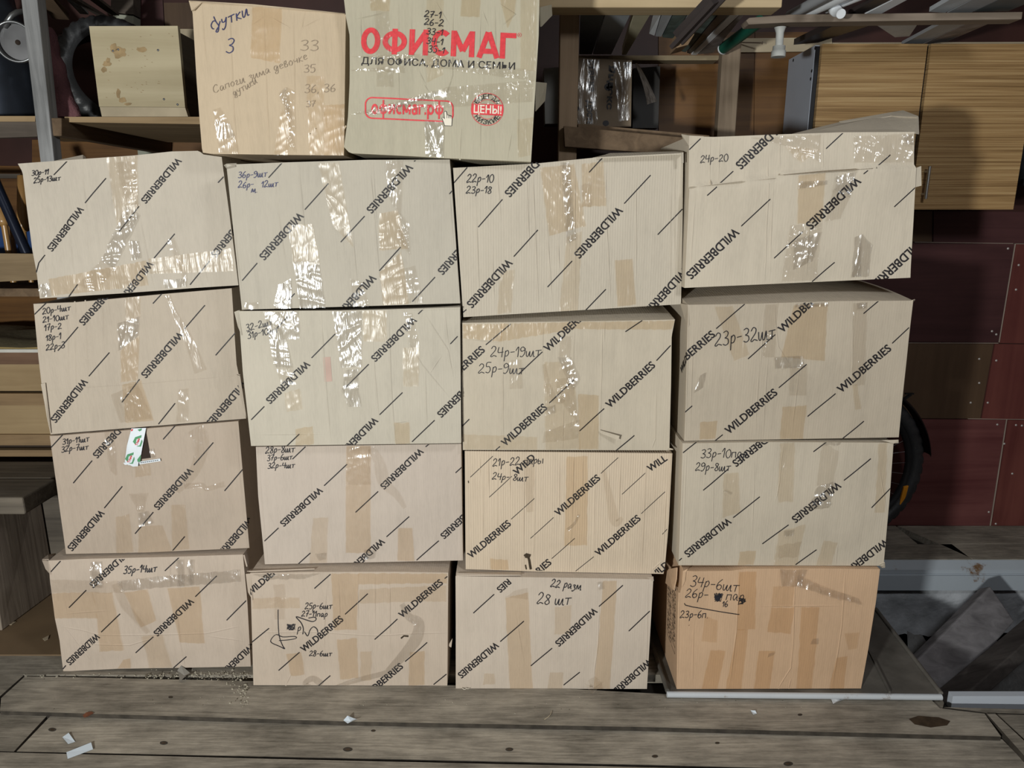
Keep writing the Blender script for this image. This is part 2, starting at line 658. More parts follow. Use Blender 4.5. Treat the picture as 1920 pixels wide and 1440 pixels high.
class Carton:
    def __init__(self, key, zoom, TL, TR, BR, BL, y, color, label, depth=0.40, top=None, bot=None, left=None, right=None,
                 dent=0.004, rise=0.0, seed=1, flute=0.2, group='cardboard boxes in the stacks', fold=None, belly=0.004, under=None):
        self.x0, self.y0, self.s = zoom
        Z = self.Z
        self.TL, self.TR, self.BR, self.BL = Z(TL), Z(TR), Z(BR), Z(BL)
        ya, yb, yc = y if isinstance(y, tuple) else (y, y, y)
        a, b, c = PY(*self.TL, ya), PY(*self.TR, yb), PY(*self.BL, yc)
        self.p0 = a
        self.n = (b - a).cross(c - a).normalized()
        if self.n.y > 0:
            self.n = -self.n
        self.fold = ([Z(p) for p in fold[0]], fold[1]) if fold else None
        self.seed, self.dent, self.belly = seed, dent, belly
        xs = [p[0] for p in (self.TL, self.TR, self.BR, self.BL)]
        ys = [p[1] for p in (self.TL, self.TR, self.BR, self.BL)]
        self.bb = (min(xs), max(xs), min(ys), max(ys))
        T = [Z(p) for p in top] if top else [self.TL, self.TR]
        B = [Z(p) for p in bot] if bot else [self.BL, self.BR]
        Lf = [Z(p) for p in left] if left else [self.TL, self.BL]
        R = [Z(p) for p in right] if right else [self.TR, self.BR]
        self.Lf, self.Rf = Lf, R
        nu, nv = 56, 36
        rows = []
        for j in range(nv + 1):
            v = j / nv
            r = []
            for i in range(nu + 1):
                u = i / nu
                t_, b_, l_, r_ = along(T, u), along(B, u), along(Lf, v), along(R, v)
                c00, c10, c01, c11 = T[0], T[-1], B[0], B[-1]
                px = tuple((1 - v) * t_[k] + v * b_[k] + (1 - u) * l_[k] + u * r_[k]
                           - ((1 - u) * (1 - v) * c00[k] + u * (1 - v) * c10[k] + (1 - u) * v * c01[k] + u * v * c11[k]) for k in range(2))
                r.append(self.surf(px))
            rows.append(r)
        self.rows = rows
        if under:
            ub = BOXES[under].botg[0]
            for p in rows[0]:
                for i in range(len(ub) - 1):
                    if ub[i].x - 0.02 <= p.x <= ub[i + 1].x + 0.02:
                        p.z = min(p.z, min(ub[i].z, ub[i + 1].z) - 0.0015)
        back = Vector((0, 1, 0)) * depth
        self.back = back
        zmin = min(p.z for p in rows[-1])
        cx = sum(p.x for p in rows[-1]) / len(rows[-1])
        org = Vector((cx, rows[-1][0].y + depth / 2, zmin))
        self.root = thing('cardboard_box', label, 'box', org, group)
        self.root['_org'] = tuple(org)
        mb = self.mb = MB()
        mb.grid(rows, 0, True, flip=True)
        nd = 6
        # lid surface, sides, underside and back
        def rise_at(u, w):
            return rise * (1 - (1 - w) ** 2) * (0.25 + 0.75 * math.sin(math.pi * min(max(u, 0.02), 0.98)) ** 0.4)
        topg = [[p + back * (w / nd) + Vector((0, 0, rise_at(i / nu, w / nd))) for i, p in enumerate(rows[0])] for w in range(nd + 1)]
        if under:
            ub = BOXES[under].botg[0]
            for r in topg:
                for p in r:
                    for i in range(len(ub) - 1):
                        if ub[i].x - 0.02 <= p.x <= ub[i + 1].x + 0.02:
                            lim = min(ub[i].z, ub[i + 1].z) - 0.0015
                            if p.z > lim:
                                p.z = lim
        mb.grid(topg, 0, True)
        botg = [[Vector((p.x, p.y, p.z)) + back * (w / nd) for p in rows[-1]] for w in range(nd + 1)]
        mb.grid(botg, 0, True, flip=True)
        for col, fl in ((0, False), (-1, True)):
            side = []
            for j in range(nv + 1):
                v = j / nv
                p = rows[j][col]
                side.append([p + back * (w / nd) + (topg[w][col] - rows[0][col] - back * (w / nd)) * (1 - v) for w in range(nd + 1)])
            mb.grid(side, 0, True, flip=fl)
        backg = [[lerp3(topg[-1][i], botg[-1][i], v) for i in range(0, nu + 1, 4)] for v in (0, 0.5, 1)]
        mb.grid(backg, 0, True)
        self.topg, self.botg = topg, botg
        self.mats = [cardboard('cardboard_' + key, CBX.get(key, CB[color]), seed * 1.37, flute), M['ink'], M['pen'], M['pencil'], M['red'],
                     M['bluepen'], M['white'], M['stain'], M['pinkmark'], M['edge'], M['hole']]
        self.win = [self.TL, self.TR, self.BR, self.BL]
        self.key = key
        BOXES[key] = self

    def Z(self, p):
        return (self.x0 + p[0] / self.s, self.y0 + p[1] / self.s)

    def disp(self, px):
        u = (px[0] - self.bb[0]) / (self.bb[1] - self.bb[0])
        v = (px[1] - self.bb[2]) / (self.bb[3] - self.bb[2])
        e = max(0.0, min(1.0, min(u, 1 - u) * 8)) * max(0.0, min(1.0, min(v, 1 - v) * 6))
        d = self.dent * noise.noise(Vector((u * 3.1 + self.seed * 9.3, v * 2.3, self.seed * 3.7)))
        d += self.dent * 0.45 * noise.noise(Vector((u * 9.0, v * 4.0 + self.seed * 5.1, self.seed)))
        d += self.belly * math.sin(math.pi * min(max(u, 0), 1)) * math.sin(math.pi * min(max(v, 0), 1))
        d *= e
        if self.fold:
            fl, amt = self.fold
            x = px[0]
            y = None
            for i in range(len(fl) - 1):
                if fl[i][0] <= x <= fl[i + 1][0]:
                    y = fl[i][1] + (fl[i + 1][1] - fl[i][1]) * (x - fl[i][0]) / (fl[i + 1][0] - fl[i][0])
            if y is None:
                y = fl[0][1] if x < fl[0][0] else fl[-1][1]
            t = (px[1] - y)
            if t > 0:
                d += amt * max(0.0, 1 - t / 190.0)
        return d

    def surf(self, px, off=0.0):
        d = ray(*px)
        p = CAM + d * ((self.p0 - CAM).dot(self.n) / d.dot(self.n))
        return p + self.n * (self.disp(px) + off)

    # ---- marks kept inside the carton's own mesh
    def poly(self, pts, mi, off=0.0013, clip=True):
        q = clip_poly(pts, self.win) if clip else pts
        if len(q) > 2:
            xs, ys = [p[0] for p in q], [p[1] for p in q]
            wx, wy = max(xs) - min(xs), max(ys) - min(ys)
            if max(wx, wy) > 15:
                big = 9999
                if wx > wy:
                    mid = (max(xs) + min(xs)) / 2
                    halves = ([(mid - big, -big), (mid, -big), (mid, big), (mid - big, big)], [(mid, -big), (mid + big, -big), (mid + big, big), (mid, big)])
                else:
                    mid = (max(ys) + min(ys)) / 2
                    halves = ([(-big, mid - big), (big, mid - big), (big, mid), (-big, mid)], [(-big, mid), (big, mid), (big, mid + big), (-big, mid + big)])
                for hw_ in halves:
                    r = clip_poly(q, hw_)
                    if len(r) > 2:
                        self.poly(r, mi, off, False)
                return
            f = [self.surf(p, off) for p in q]
            nn = (f[1] - f[0]).cross(f[2] - f[0])
            if nn.dot(self.n) < 0:
                f = f[::-1]
            self.mb.face(f, mi)

    def round_corner(self, tri, mi):
        for edge, sg, col in ((self.Lf, -1, 0), (self.Rf, 1, -1)):
            a, b = edge[0], edge[-1]
            far = 150 * sg
            win = [a, b, (b[0] + far, b[1]), (a[0] + far, a[1])]
            q = clip_poly(tri, win)
            if len(q) < 3 or (self.key, sg) in (('third_first', 1), ('right_first', -1)):
                continue
            P = []
            for (x, y) in q:
                v = min(max((y - a[1]) / (b[1] - a[1]), 0.0), 1.0)
                e = along(edge, v)
                p = self.rows[int(round(v * 36))][col]
                d = abs(x - e[0]) * (p - CAM).dot(Vector((0, CT, -ST))) / FPX
                w = self.surf(e)
                P.append(Vector((w.x + sg * 0.0016, w.y + d, w.z)))
            n = (P[1] - P[0]).cross(P[2] - P[0])
            self.mb.face(P if n.x * sg > 0 else P[::-1], mi)

    def word(self, a, b, h=58, s=BRAND, mi=1, bold=0.02):
        for t in text_px(s, self.Z(a), self.Z(b), h / self.s, bold):
            self.poly(t, mi)
            if s == BRAND:
                self.round_corner(t, mi)

    def words(self, lst, h=58):
        for a, b in lst:
            self.word(a, b, h)

    def line(self, pts, w, mi=1, off=0.0013, smooth=False):
        P = [self.Z(p) for p in pts]
        if smooth:
            P = smooth_line(P)
        elif len(P) == 2:
            P = [lerp(P[0], P[1], t / 6) for t in range(7)]
        for q in ribbon(P, w):
            self.poly(q, mi, off)

    def dashes(self, lst, w=2.0):
        for a in lst:
            self.line([(a[0], a[1]), (a[2], a[3])], w)

    def hand(self, s, x, y, h, ang=0, mi=2, w=1.3, sx=1.14, slant=0.12):
        px = self.Z((x, y))
        for st in hand_px(s, px[0], px[1], h / self.s, ang, sx, slant, self.seed):
            for q in ribbon(st, w):
                self.poly(q, mi, 0.0016, False)

    def crease(self, pts, w=3.4, h=0.0014):
        w *= 0.8
        """a raised crushed flute in the board"""
        P = [self.Z(p) for p in pts]
        h = min(h * 0.65, 0.0013)
        Q = []
        for i in range(len(P) - 1):
            for k in range(8):
                t = lerp(P[i], P[i + 1], k / 8)
                Q.append((t[0] + 0.5 * noise.noise(Vector((t[1] * .05, i, self.seed))), t[1]))
        Q.append(P[-1])
        n = len(Q)
        rows = [[], [], []]
        for i in range(n):
            a, b = Q[max(i - 1, 0)], Q[min(i + 1, n - 1)]
            dx, dy = b[0] - a[0], b[1] - a[1]
            l = math.hypot(dx, dy) or 1
            ox, oy = -dy / l * w / 2, dx / l * w / 2
            f = min(1.0, i / 3, (n - 1 - i) / 3)
            rows[0].append(self.surf((Q[i][0] - ox, Q[i][1] - oy), 0.0001))
            rows[1].append(self.surf(Q[i], 0.0002 + h * f))
            rows[2].append(self.surf((Q[i][0] + ox, Q[i][1] + oy), 0.0001))
        self.mb.grid(rows, 0, False)

    def finish(self, name='carton'):
        self.body = self.mb.build(name, self.mats, self.root)
        return self.body

    # ---- parts
    def tape(self, kind, q, wr=0.0012, name='tape_strip', lift=0.0020, n=None):
        """q: four corners (zoom coordinates) top-left, top-right, bottom-right, bottom-left"""
        q = [self.Z(p) for p in q]
        wr *= 1.6 if kind == 'crinkle' else 1.0
        lu = math.dist(q[0], q[1])
        lv = math.dist(q[1], q[2])
        nu, nv = max(3, int(lu / 2.6)), max(3, int(lv / 2.6))
        sd = self.seed * 3.3 + q[0][0] * 0.1
        rows = []
        for j in range(nv + 1):
            r = []
            for i in range(nu + 1):
                u, v = i / nu, j / nv
                p = lerp(lerp(q[0], q[1], u), lerp(q[3], q[2], u), v)
                jx = 1.4 * noise.noise(Vector((p[1] * .06, sd, 1.0))) if i in (0, nu) else 0
                jy = 1.6 * noise.noise(Vector((p[0] * .12, sd, 4.0))) if j in (0, nv) else 0
                ra = sd * 7.0
                xa, ya = p[0] * math.cos(ra) + p[1] * math.sin(ra), p[1] * math.cos(ra) - p[0] * math.sin(ra)
                w = 1.5 * (1 - abs(noise.noise(Vector((xa * .055, ya * .014, sd))))) ** 4 + (1 - abs(noise.noise(Vector((ya * .07 + 9, xa * .018, sd))))) ** 5
                r.append(self.surf((p[0] + jx, p[1] + jy), lift + wr * w * 1.1))
            rows.append(r)
        mb = MB()
        mb.grid(rows, 0, True, flip=True)
        return mb.build(name, M[kind], self.root)

    def tape_line(self, kind, pts, w, wr=0.002, name='tape_strip', lift=0.0021):
        P = smooth_line([self.Z(p) for p in pts], 8)
        sd = self.seed + P[0][0]
        rows = []
        n = len(P)
        ws = w if isinstance(w, (list, tuple)) else None
        for i in range(n):
            a, b = P[max(i - 1, 0)], P[min(i + 1, n - 1)]
            dx, dy = b[0] - a[0], b[1] - a[1]
            l = math.hypot(dx, dy) or 1
            ww = (along([(k, x) for k, x in enumerate(ws)], i / (n - 1))[1] if ws else w) / self.s
            r = []
            for k in range(7):
                t = (k / 6 - .5) * ww
                p = (P[i][0] - dy / l * t, P[i][1] + dx / l * t)
                z = abs(noise.noise(Vector((p[0] * .15, p[1] * .15, sd)))) + abs(noise.noise(Vector((k * .9, i * .12, sd))))
                r.append(self.surf(p, lift + wr * z))
            rows.append(r)
        mb = MB()
        mb.grid(rows, 0, True)
        return mb.build(name, M[kind], self.root)

    def flap(self, pts, th=0.004, name='flap', mi_edge=False, label=None):
        """pts: (zoom x, zoom y, y distance) around a bent piece of board"""
        P = [PY(*self.Z((a, b)), self.p0.y + c) for a, b, c in pts]
        nn = Vector((0, 0, 0))
        for i in range(len(P)):
            nn += P[i].cross(P[(i + 1) % len(P)])
        nn.normalize()
        if nn.y > 0:
            nn = -nn
        mb = MB()
        mb.prism(P, -nn * th, 0)
        o = mb.build(name, [self.mats[0]], self.root)
        if label:
            o['label'] = label
        return o


def lerp3(a, b, t):
    return a + (b - a) * t


# ------------------------------------------------------------------ first stack (left)
c = Carton('left_first', (30, 280, 4.4651), (15, 120), (1715, 45), (1862, 1138), (200, 1248), 0.12, 'grey',
           'light grey-beige cardboard box topping the leftmost stack, handwritten 30 and 25',
           depth=0.29, top=[(15, 120), (600, 78), (980, 52), (1300, 18), (1535, 12), (1562, 42), (1722, 64)], bot=[(200, 1248), (900, 1205), (1500, 1160), (1862, 1138)],
           left=[(15, 120), (55, 190), (110, 640), (135, 840), (175, 1040), (200, 1248)], right=[(1722, 64), (1790, 560), (1862, 1138)], seed=1, dent=0.005)
c.words([((556, 488), (282, 843)), ((1370, 82), (1072, 442)), ((1142, 945), (846, 1308)), ((1945, 530), (1655, 893))])
c.dashes([(588, 450, 757, 242), (172, 1030, 193, 950), (193, 950, 245, 885), (870, 688, 1035, 478), (1408, 48, 1450, 14), (1165, 910, 1332, 707),
          (325, 215, 437, 92), (437, 1243, 520, 1130), (1460, 1133, 1623, 935), (1695, 280, 1752, 218)])
c.hand('30р-11', 132, 222, 46, 4)
c.hand('25р-13шт', 150, 285, 46, 6)
for q in ([(780, 140), (832, 590)], [(1040, 560), (1110, 880), (1160, 1180)], [(555, 170), (625, 640)], [(450, 700), (500, 1100)], [(1560, 860), (1605, 1120)], [(205, 640), (270, 1130)]):
    c.crease(q)
c.tape('tan', [(280, 1085), (1100, 930), (1110, 1140), (300, 1225)], 0.0008)
c.tape('faint', [(1120, 915), (1800, 830), (1830, 1020), (1130, 1040)], 0.0006)
c.tape('faint', [(760, 70), (1020, 55), (1030, 500), (860, 640)], 0.0012)
c.tape('clear', [(830, 110), (1000, 100), (1050, 480), (940, 470)], 0.0028)
c.tape('crinkle', [(940, 480), (1050, 560), (830, 1000), (720, 930)], 0.0035)
c.tape('clear', [(720, 930), (860, 1000), (660, 1190), (520, 1130)], 0.003)
c.tape('crinkle', [(960, 760), (1040, 770), (1060, 910), (980, 930)], 0.002)
c.tape('clear', [(1275, 760), (1330, 735), (1440, 1040), (1430, 1150)], 0.003)
c.tape('crinkle', [(1250, 1090), (1440, 1080), (1430, 1150), (1250, 1165)], 0.002)
c.tape('crinkle', [(205, 1130), (290, 1120), (300, 1230), (215, 1240)], 0.002)
c.finish()
c.flap([(300, 100, 0.01), (560, 46, 0.03), (582, 62, 0.03), (560, 82, 0.005), (300, 108, 0.003)])

c = Carton('left_second', (50, 530, 4.5714), (58, 182), (1757, 48), (1880, 1165), (205, 1300), 0.12, 'mid',
           'cardboard box second from top in the leftmost stack, five handwritten lines starting with 20',
           under='left_first', depth=0.29, top=[(58, 182), (420, 168), (850, 128), (1200, 95), (1757, 48)], left=[(58, 182), (100, 640), (128, 880), (170, 1150), (205, 1300)],
           right=[(1757, 48), (1800, 700), (1835, 860), (1880, 1165)], seed=2)
c.words([((785, -10), (468, 352)), ((1328, 433), (1008, 800)), ((508, 833), (226, 1188)), ((1875, 855), (1562, 1215))], 62)
c.dashes([(65, 275, 170, 172), (268, 583, 440, 380), (538, 800, 715, 597), (822, 1022, 975, 825), (1085, 178, 1165, 90), (1355, 395, 1530, 193),
          (1130, 1212, 1275, 1032), (1625, 620, 1790, 430), (190, 1230, 205, 1213)])
for i, (t, x, y) in enumerate((('20р-4шт', 135, 272), ('21-10шт', 138, 345), ('17р-2', 152, 415), ('18р-1', 165, 500), ('22р-3', 165, 580))):
    c.hand(t, x, y, 52, 8)
for q in ([(345, 180), (370, 900)], [(410, 160), (440, 1260)], [(500, 150), (530, 700)], [(160, 920), (1000, 860), (1830, 790)], [(650, 140), (665, 600)]):
    c.crease(q, 3, 0.0009)
c.tape('faint', [(850, 130), (975, 118), (975, 300), (850, 330)], 0.0012)
c.tape('crinkle', [(785, 345), (965, 290), (965, 450), (800, 580)], 0.0022)
c.tape('tan', [(810, 580), (970, 450), (960, 830), (820, 850)], 0.001)
c.tape('tan', [(830, 870), (990, 830), (1090, 1180), (850, 1200)], 0.001)
c.tape('clear', [(725, 960), (960, 860), (1080, 1160), (810, 1200)], 0.002)
c.tape_line('clear', [(1215, 105), (1290, 290), (1400, 500), (1500, 760)], [45, 30, 60, 110], 0.003)
c.tape('clear', [(1310, 910), (1395, 905), (1385, 1190), (1280, 1195)], 0.0025)
c.finish()
c.flap([(122, 870, -0.006), (160, 860, -0.004), (210, 1290, -0.004), (175, 1150, -0.008)])
c.flap([(1800, 790, -0.006), (1830, 800, -0.004), (1885, 1160, -0.003), (1835, 1000, -0.006)])

c = Carton('left_third', (80, 770, 4.6829), (60, 208), (1718, 92), (1815, 1205), (205, 1258), 0.11, 'mid',
           'cardboard box with a white sticker strip hanging at its top edge, handwritten 31',
           under='left_second', depth=0.30, right=[(1718, 92), (1765, 640), (1815, 1205)], bot=[(205, 1258), (900, 1245), (1815, 1205)], seed=3)
c.words([((765, 65), (462, 402)), ((1308, 512), (1003, 850)), ((528, 882), (238, 1218)), ((1832, 948), (1547, 1275))], 60)
c.dashes([(75, 322, 178, 210), (270, 635, 437, 437), (545, 852, 708, 658), (815, 1077, 978, 885), (1060, 250, 1167, 128), (1330, 475, 1500, 278),
          (1130, 1242, 1250, 1102), (1598, 703, 1765, 505)])
c.hand('31р-11шт', 175, 298, 52, 7)
c.hand('32р-7шт', 165, 365, 52, 6)
for q in ([(640, 300), (655, 640), (620, 960)], [(120, 420), (190, 1000)], [(1700, 200), (1760, 900)], [(700, 900), (715, 1250)]):
    c.crease(q, 3, 0.0008)
c.tape('clear', [(545, 170), (630, 165), (660, 560), (600, 520)], 0.0025)
c.tape('crinkle', [(950, 330), (990, 330), (1000, 410), (955, 410)], 0.0015)
c.tape('faint', [(820, 470), (950, 465), (960, 560), (820, 580)], 0.0008)
c.tape('crinkle', [(850, 890), (930, 870), (980, 980), (860, 1010)], 0.002)
c.tape('clear', [(770, 720), (940, 710), (900, 880), (850, 880)], 0.003)
c.tape('faint', [(850, 1010), (1060, 1000), (1140, 1240), (840, 1245)], 0.001)
c.tape('faint', [(650, 930), (770, 900), (800, 1240), (650, 1250)], 0.0015)
c.tape('faint', [(1140, 820), (1260, 820), (1290, 1210), (1140, 1230)], 0.0015)
c.tape_line('clear', [(1340, 150), (1400, 260), (1380, 420), (1300, 580), (1180, 700)], [150, 130, 120, 110, 60], 0.003)
c.tape_line('clear', [(1250, 660), (1400, 650), (1450, 680), (1600, 640)], [50, 40, 45, 50], 0.003)
# hanging printed strip
mb = MB()
stk = [plain('sticker_paper', (0.66, 0.71, 0.76), 0.5), plain('sticker_green', (0.08, 0.27, 0.13), 0.5), M['red'], M['hole'], M['ink']]


def spoly(pts, mi, off):
    f = [c.surf(c.Z(p), off) for p in pts]
    if (f[1] - f[0]).cross(f[2] - f[0]).dot(c.n) < 0:
        f = f[::-1]
    mb.face(f, mi)


spoly([(880, 200), (905, 160), (955, 410), (878, 420)], 3, 0.002)  # shadow inside the strip's loop, painted as a dark triangle
mb.prism([c.surf(c.Z(p), 0.006) for p in [(790, 150), (918, 146), (885, 330), (868, 440), (770, 470), (735, 440), (752, 300)]], c.n * 0.0008, 0)
mb.prism([c.surf(c.Z(p), 0.0045) for p in [(860, 440), (1043, 412), (1048, 434), (862, 464)]], c.n * 0.0006, 0)
mb.prism([c.surf(c.Z(p), 0.007) for p in [(722, 448), (860, 430), (852, 478), (808, 480), (770, 462), (738, 466)]], c.n * 0.0006, 0)
for (gx, gy) in ((805, 215), (738, 365)):
    spoly([(gx, gy + 50), (gx + 20, gy + 10), (gx + 75, gy - 8), (gx + 72, gy + 15), (gx + 30, gy + 30), (gx + 25, gy + 78)], 1, 0.0078)
    spoly([(gx + 30, gy + 90), (gx + 60, gy + 80), (gx + 78, gy + 30), (gx + 84, gy + 50), (gx + 70, gy + 92)], 1, 0.0078)
    for t in text_px('Тлин', c.Z((gx + 30, gy + 82)), c.Z((gx + 52, gy + 20)), 20 / c.s, 0.02):
        f = [c.surf(p, 0.0082) for p in t]
        mb.face(f if (f[1] - f[0]).cross(f[2] - f[0]).dot(c.n) > 0 else f[::-1], 2)
spoly([(845, 160), (880, 148), (880, 165), (862, 175)], 1, 0.0078)
spoly([(790, 158), (806, 152), (800, 172), (788, 174)], 2, 0.0078)
spoly([(845, 420), (878, 375), (872, 440), (850, 440)], 1, 0.0078)
for k in range(9):
    spoly([(872 + k * 18, 446 - k * 2.7), (884 + k * 18, 444 - k * 2.7), (884 + k * 18, 450 - k * 2.7), (872 + k * 18, 452 - k * 2.7)], 4, 0.006)
lab = mb.build('sticker', stk, c.root)
lab['label'] = 'white sticker strip with green and red print'
c.finish()

c = Carton('left_bottom', (70, 1020, 4.5714), (95, 142), (1762, 105), (1830, 1050), (222, 1092), (0.09, 0.09, 0.085), 'rose',
           'crushed cardboard box at the foot of the leftmost stack, handwritten 35',
           under='left_third', depth=0.32, top=[(95, 142), (400, 128), (1140, 110), (1762, 90)], left=[(95, 142), (110, 330), (150, 640), (190, 830), (222, 1092)],
           right=[(1762, 90), (1800, 500), (1830, 1050)], bot=[(222, 1092), (700, 1070), (1200, 1062), (1830, 1050)], seed=4, dent=0.008, belly=0.006, rise=0.004)
c.words([((782, 65), (472, 352)), ((1330, 478), (1018, 768)), ((532, 772), (263, 1022)), ((1850, 865), (1545, 1150))], 55)
c.dashes([(110, 245, 200, 145), (272, 545, 428, 388), (557, 745, 720, 588), (845, 930, 1000, 788), (1095, 228, 1215, 115), (1355, 450, 1540, 270),
          (1168, 1060, 1280, 962), (1625, 650, 1795, 480), (220, 1070, 245, 1040)])
c.hand('35р-14шт', 745, 248, 58, 3, w=1.6, sx=1.1)
for q in ([(195, 705), (560, 770), (900, 770), (1450, 760), (1750, 700)], [(230, 700), (480, 1010)], [(1130, 110), (1150, 360)], [(1180, 420), (1260, 1050)], [(1450, 780), (1780, 830)],
          [(230, 600), (640, 560)], [(300, 840), (800, 860), (1000, 800)]):
    c.crease(q, 4, 0.0022)
c.tape('clear', [(115, 300), (700, 300), (740, 400), (120, 410)], 0.003)
c.tape('crinkle', [(700, 300), (1740, 215), (1745, 320), (740, 385)], 0.0018)
c.tape('tan', [(125, 420), (490, 400), (520, 630), (150, 635)], 0.0015)
c.tape('tan', [(490, 400), (660, 400), (750, 900), (550, 905)], 0.002)
c.tape('tan', [(760, 400), (960, 370), (1030, 640), (900, 700)], 0.002)
c.tape('tan', [(1120, 370), (1390, 360), (1440, 850), (1230, 830)], 0.001)
c.tape('faint', [(900, 780), (1080, 760), (1160, 1050), (960, 1060)], 0.002)
c.tape('tan', [(740, 990), (800, 975), (805, 1060), (690, 1065)], 0.001)
c.tape('crinkle', [(465, 150), (560, 145), (580, 360), (470, 350)], 0.0025)
c.tape('crinkle', [(1195, 130), (1260, 130), (1270, 360), (1215, 360)], 0.002)
c.tape('crinkle', [(1300, 130), (1350, 130), (1345, 340), (1305, 345)], 0.002)
c.tape_line('clear', [(700, 320), (760, 500), (860, 620), (960, 750)], [90, 60, 60, 40], 0.003)
c.finish()
c.flap([(45, 140, 0.06), (95, 100, 0.12), (160, 88, 0.12), (100, 140, 0.0)])
c.flap([(40, 140, 0.05), (98, 146, 0.0), (112, 262, -0.004), (70, 215, 0.03)])
c.flap([(1765, 95, 0.0), (1800, 70, 0.05), (1815, 120, 0.05), (1790, 195, 0.0)])

# ------------------------------------------------------------------ second stack
c = Carton('second_first', (410, 280, 4.1739), (60, 120), (1808, 80), (1890, 1205), (182, 1255), 0.02, 'grey',
           'cardboard box with a glossy tape strip, handwritten 36 and 26 in blue',
           top=[(60, 120), (500, 103), (1170, 82), (1808, 80)], seed=5)
c.words([((652, 507), (338, 853)), ((1503, 127), (1178, 488)), ((1217, 993), (905, 1335)), ((2045, 622), (1732, 968))], 60)
c.dashes([(390, 222, 500, 102), (678, 472, 860, 268), (960, 725, 1145, 523), (1530, 95, 1555, 70), (185, 1027, 303, 890), (1258, 950, 1425, 765),
          (1515, 1192, 1693, 1000), (1805, 350, 1830, 322), (480, 1250, 595, 1128)])
c.hand('36р-9шт', 150, 225, 50, 2, mi=5)
c.hand('26р-', 150, 302, 50, 2, mi=5)
c.hand('м.', 252, 338, 48, 0, mi=5)
c.hand('12шт', 332, 298, 50, 2, mi=5)
for q in ([(628, 120), (665, 500), (720, 1000), (750, 1240)], [(460, 420), (540, 980)], [(1180, 85), (1225, 560), (1280, 1220)], [(1205, 85), (1245, 660)], [(1790, 130), (1850, 900)], [(120, 600), (190, 1200)],
          [(1050, 600), (1090, 1100)]):
    c.crease(q, 3.6, 0.0014)
c.tape('faint', [(545, 590), (735, 580), (800, 900), (590, 900)], 0.001)
c.tape('crinkle', [(590, 880), (790, 870), (838, 1240), (640, 1245)], 0.0012)
c.tape('crinkle', [(470, 1060), (570, 1010), (575, 1245), (430, 1245)], 0.0012)
c.tape('clear', [(205, 1200), (320, 1195), (310, 1250), (210, 1255)], 0.002)
c.tape('tan', [(1260, 500), (1400, 480), (1480, 780), (1260, 790)], 0.0016)
c.tape('tan', [(1260, 960), (1430, 800), (1490, 1210), (1290, 1220)], 0.0012)
c.tape('faint', [(780, 110), (940, 100), (1060, 770), (900, 600)], 0.0012)
c.tape('clear', [(1310, 95), (1440, 90), (1430, 540), (1330, 380)], 0.0022)
c.tape('clear', [(1410, 490), (1490, 580), (1500, 830), (1400, 700)], 0.003)
c.tape('clear', [(1450, 930), (1535, 910), (1600, 1200), (1490, 1200)], 0.0026)
c.tape('clear', [(1035, 1010), (1130, 1040), (1180, 1230), (1060, 1230)], 0.002)
c.finish()
c.flap([(40, 125, 0.01), (62, 112, 0.0), (140, 108, 0.005), (130, 130, -0.004), (60, 148, -0.004)])

c = Carton('second_second', (430, 560, 4.3636), (75, 102), (1887, 68), (1896, 1182), (178, 1205), 0.012, 'mid',
           'cardboard box with a pink smudge and diagonal creases, handwritten 32 and 31',
           under='second_first', top=[(75, 102), (900, 97), (1290, 88), (1887, 68)], left=[(75, 102), (110, 600), (178, 1205)], seed=6, dent=0.005)
c.words([((648, 522), (318, 843)), ((1518, 162), (1178, 498)), ((1202, 983), (880, 1305)), ((2045, 635), (1717, 955))], 58)
c.dashes([(390, 238, 527, 100), (675, 483, 868, 287), (955, 722, 1143, 533), (1545, 125, 1590, 82), (180, 990, 288, 880), (465, 1210, 575, 1105),
          (1230, 948, 1418, 765), (1495, 1170, 1680, 992), (1808, 370, 1867, 308)])
c.hand('32-2шт', 140, 268, 54, 14)
c.hand('31р-10шт', 150, 328, 54, 12)
c.line([(800, 475), (815, 675)], 14, 8, 0.0006)
for q in ([(1600, 130), (1790, 420), (1830, 640)], [(1460, 350), (1580, 540), (1800, 810)], [(1640, 610), (1740, 460)], [(1300, 90), (1330, 780), (1360, 1190)], [(750, 110), (800, 760), (830, 1190)],
          [(1170, 300), (1225, 1000)], [(1760, 100), (1800, 430)], [(180, 1110), (780, 1105)], [(1600, 560), (1620, 1100)], [(1350, 1015), (1470, 995)]):
    c.crease(q, 3.6, 0.0016)
c.tape('crinkle', [(290, 108), (570, 100), (575, 330), (330, 330)], 0.0014)
c.tape('crinkle', [(335, 330), (470, 330), (520, 560), (380, 560)], 0.0022)
c.tape('clear', [(385, 560), (520, 560), (550, 700), (420, 700)], 0.002)
c.tape('faint', [(450, 770), (580, 730), (605, 900), (475, 920)], 0.0012)
c.tape('crinkle', [(850, 105), (1085, 100), (1085, 550), (920, 560)], 0.0018)
c.tape('faint', [(1090, 100), (1285, 95), (1290, 350), (1100, 350)], 0.001)
c.tape('crinkle', [(950, 580), (1060, 570), (1060, 720), (930, 740)], 0.0022)
c.tape('crinkle', [(915, 725), (1060, 730), (1080, 880), (980, 880)], 0.002)
c.tape('faint', [(1420, 400), (1555, 400), (1550, 715), (1425, 715)], 0.001)
c.tape('clear', [(1430, 110), (1500, 120), (1560, 400), (1480, 400)], 0.0025)
c.tape('tan', [(545, 1060), (685, 1040), (690, 1190), (540, 1200)], 0.001)
c.tape('tan', [(1345, 1010), (1470, 1010), (1480, 1185), (1360, 1190)], 0.001)
c.finish()
c.flap([(40, 108, 0.01), (75, 95, 0.0), (100, 300, -0.003), (70, 230, 0.01)])
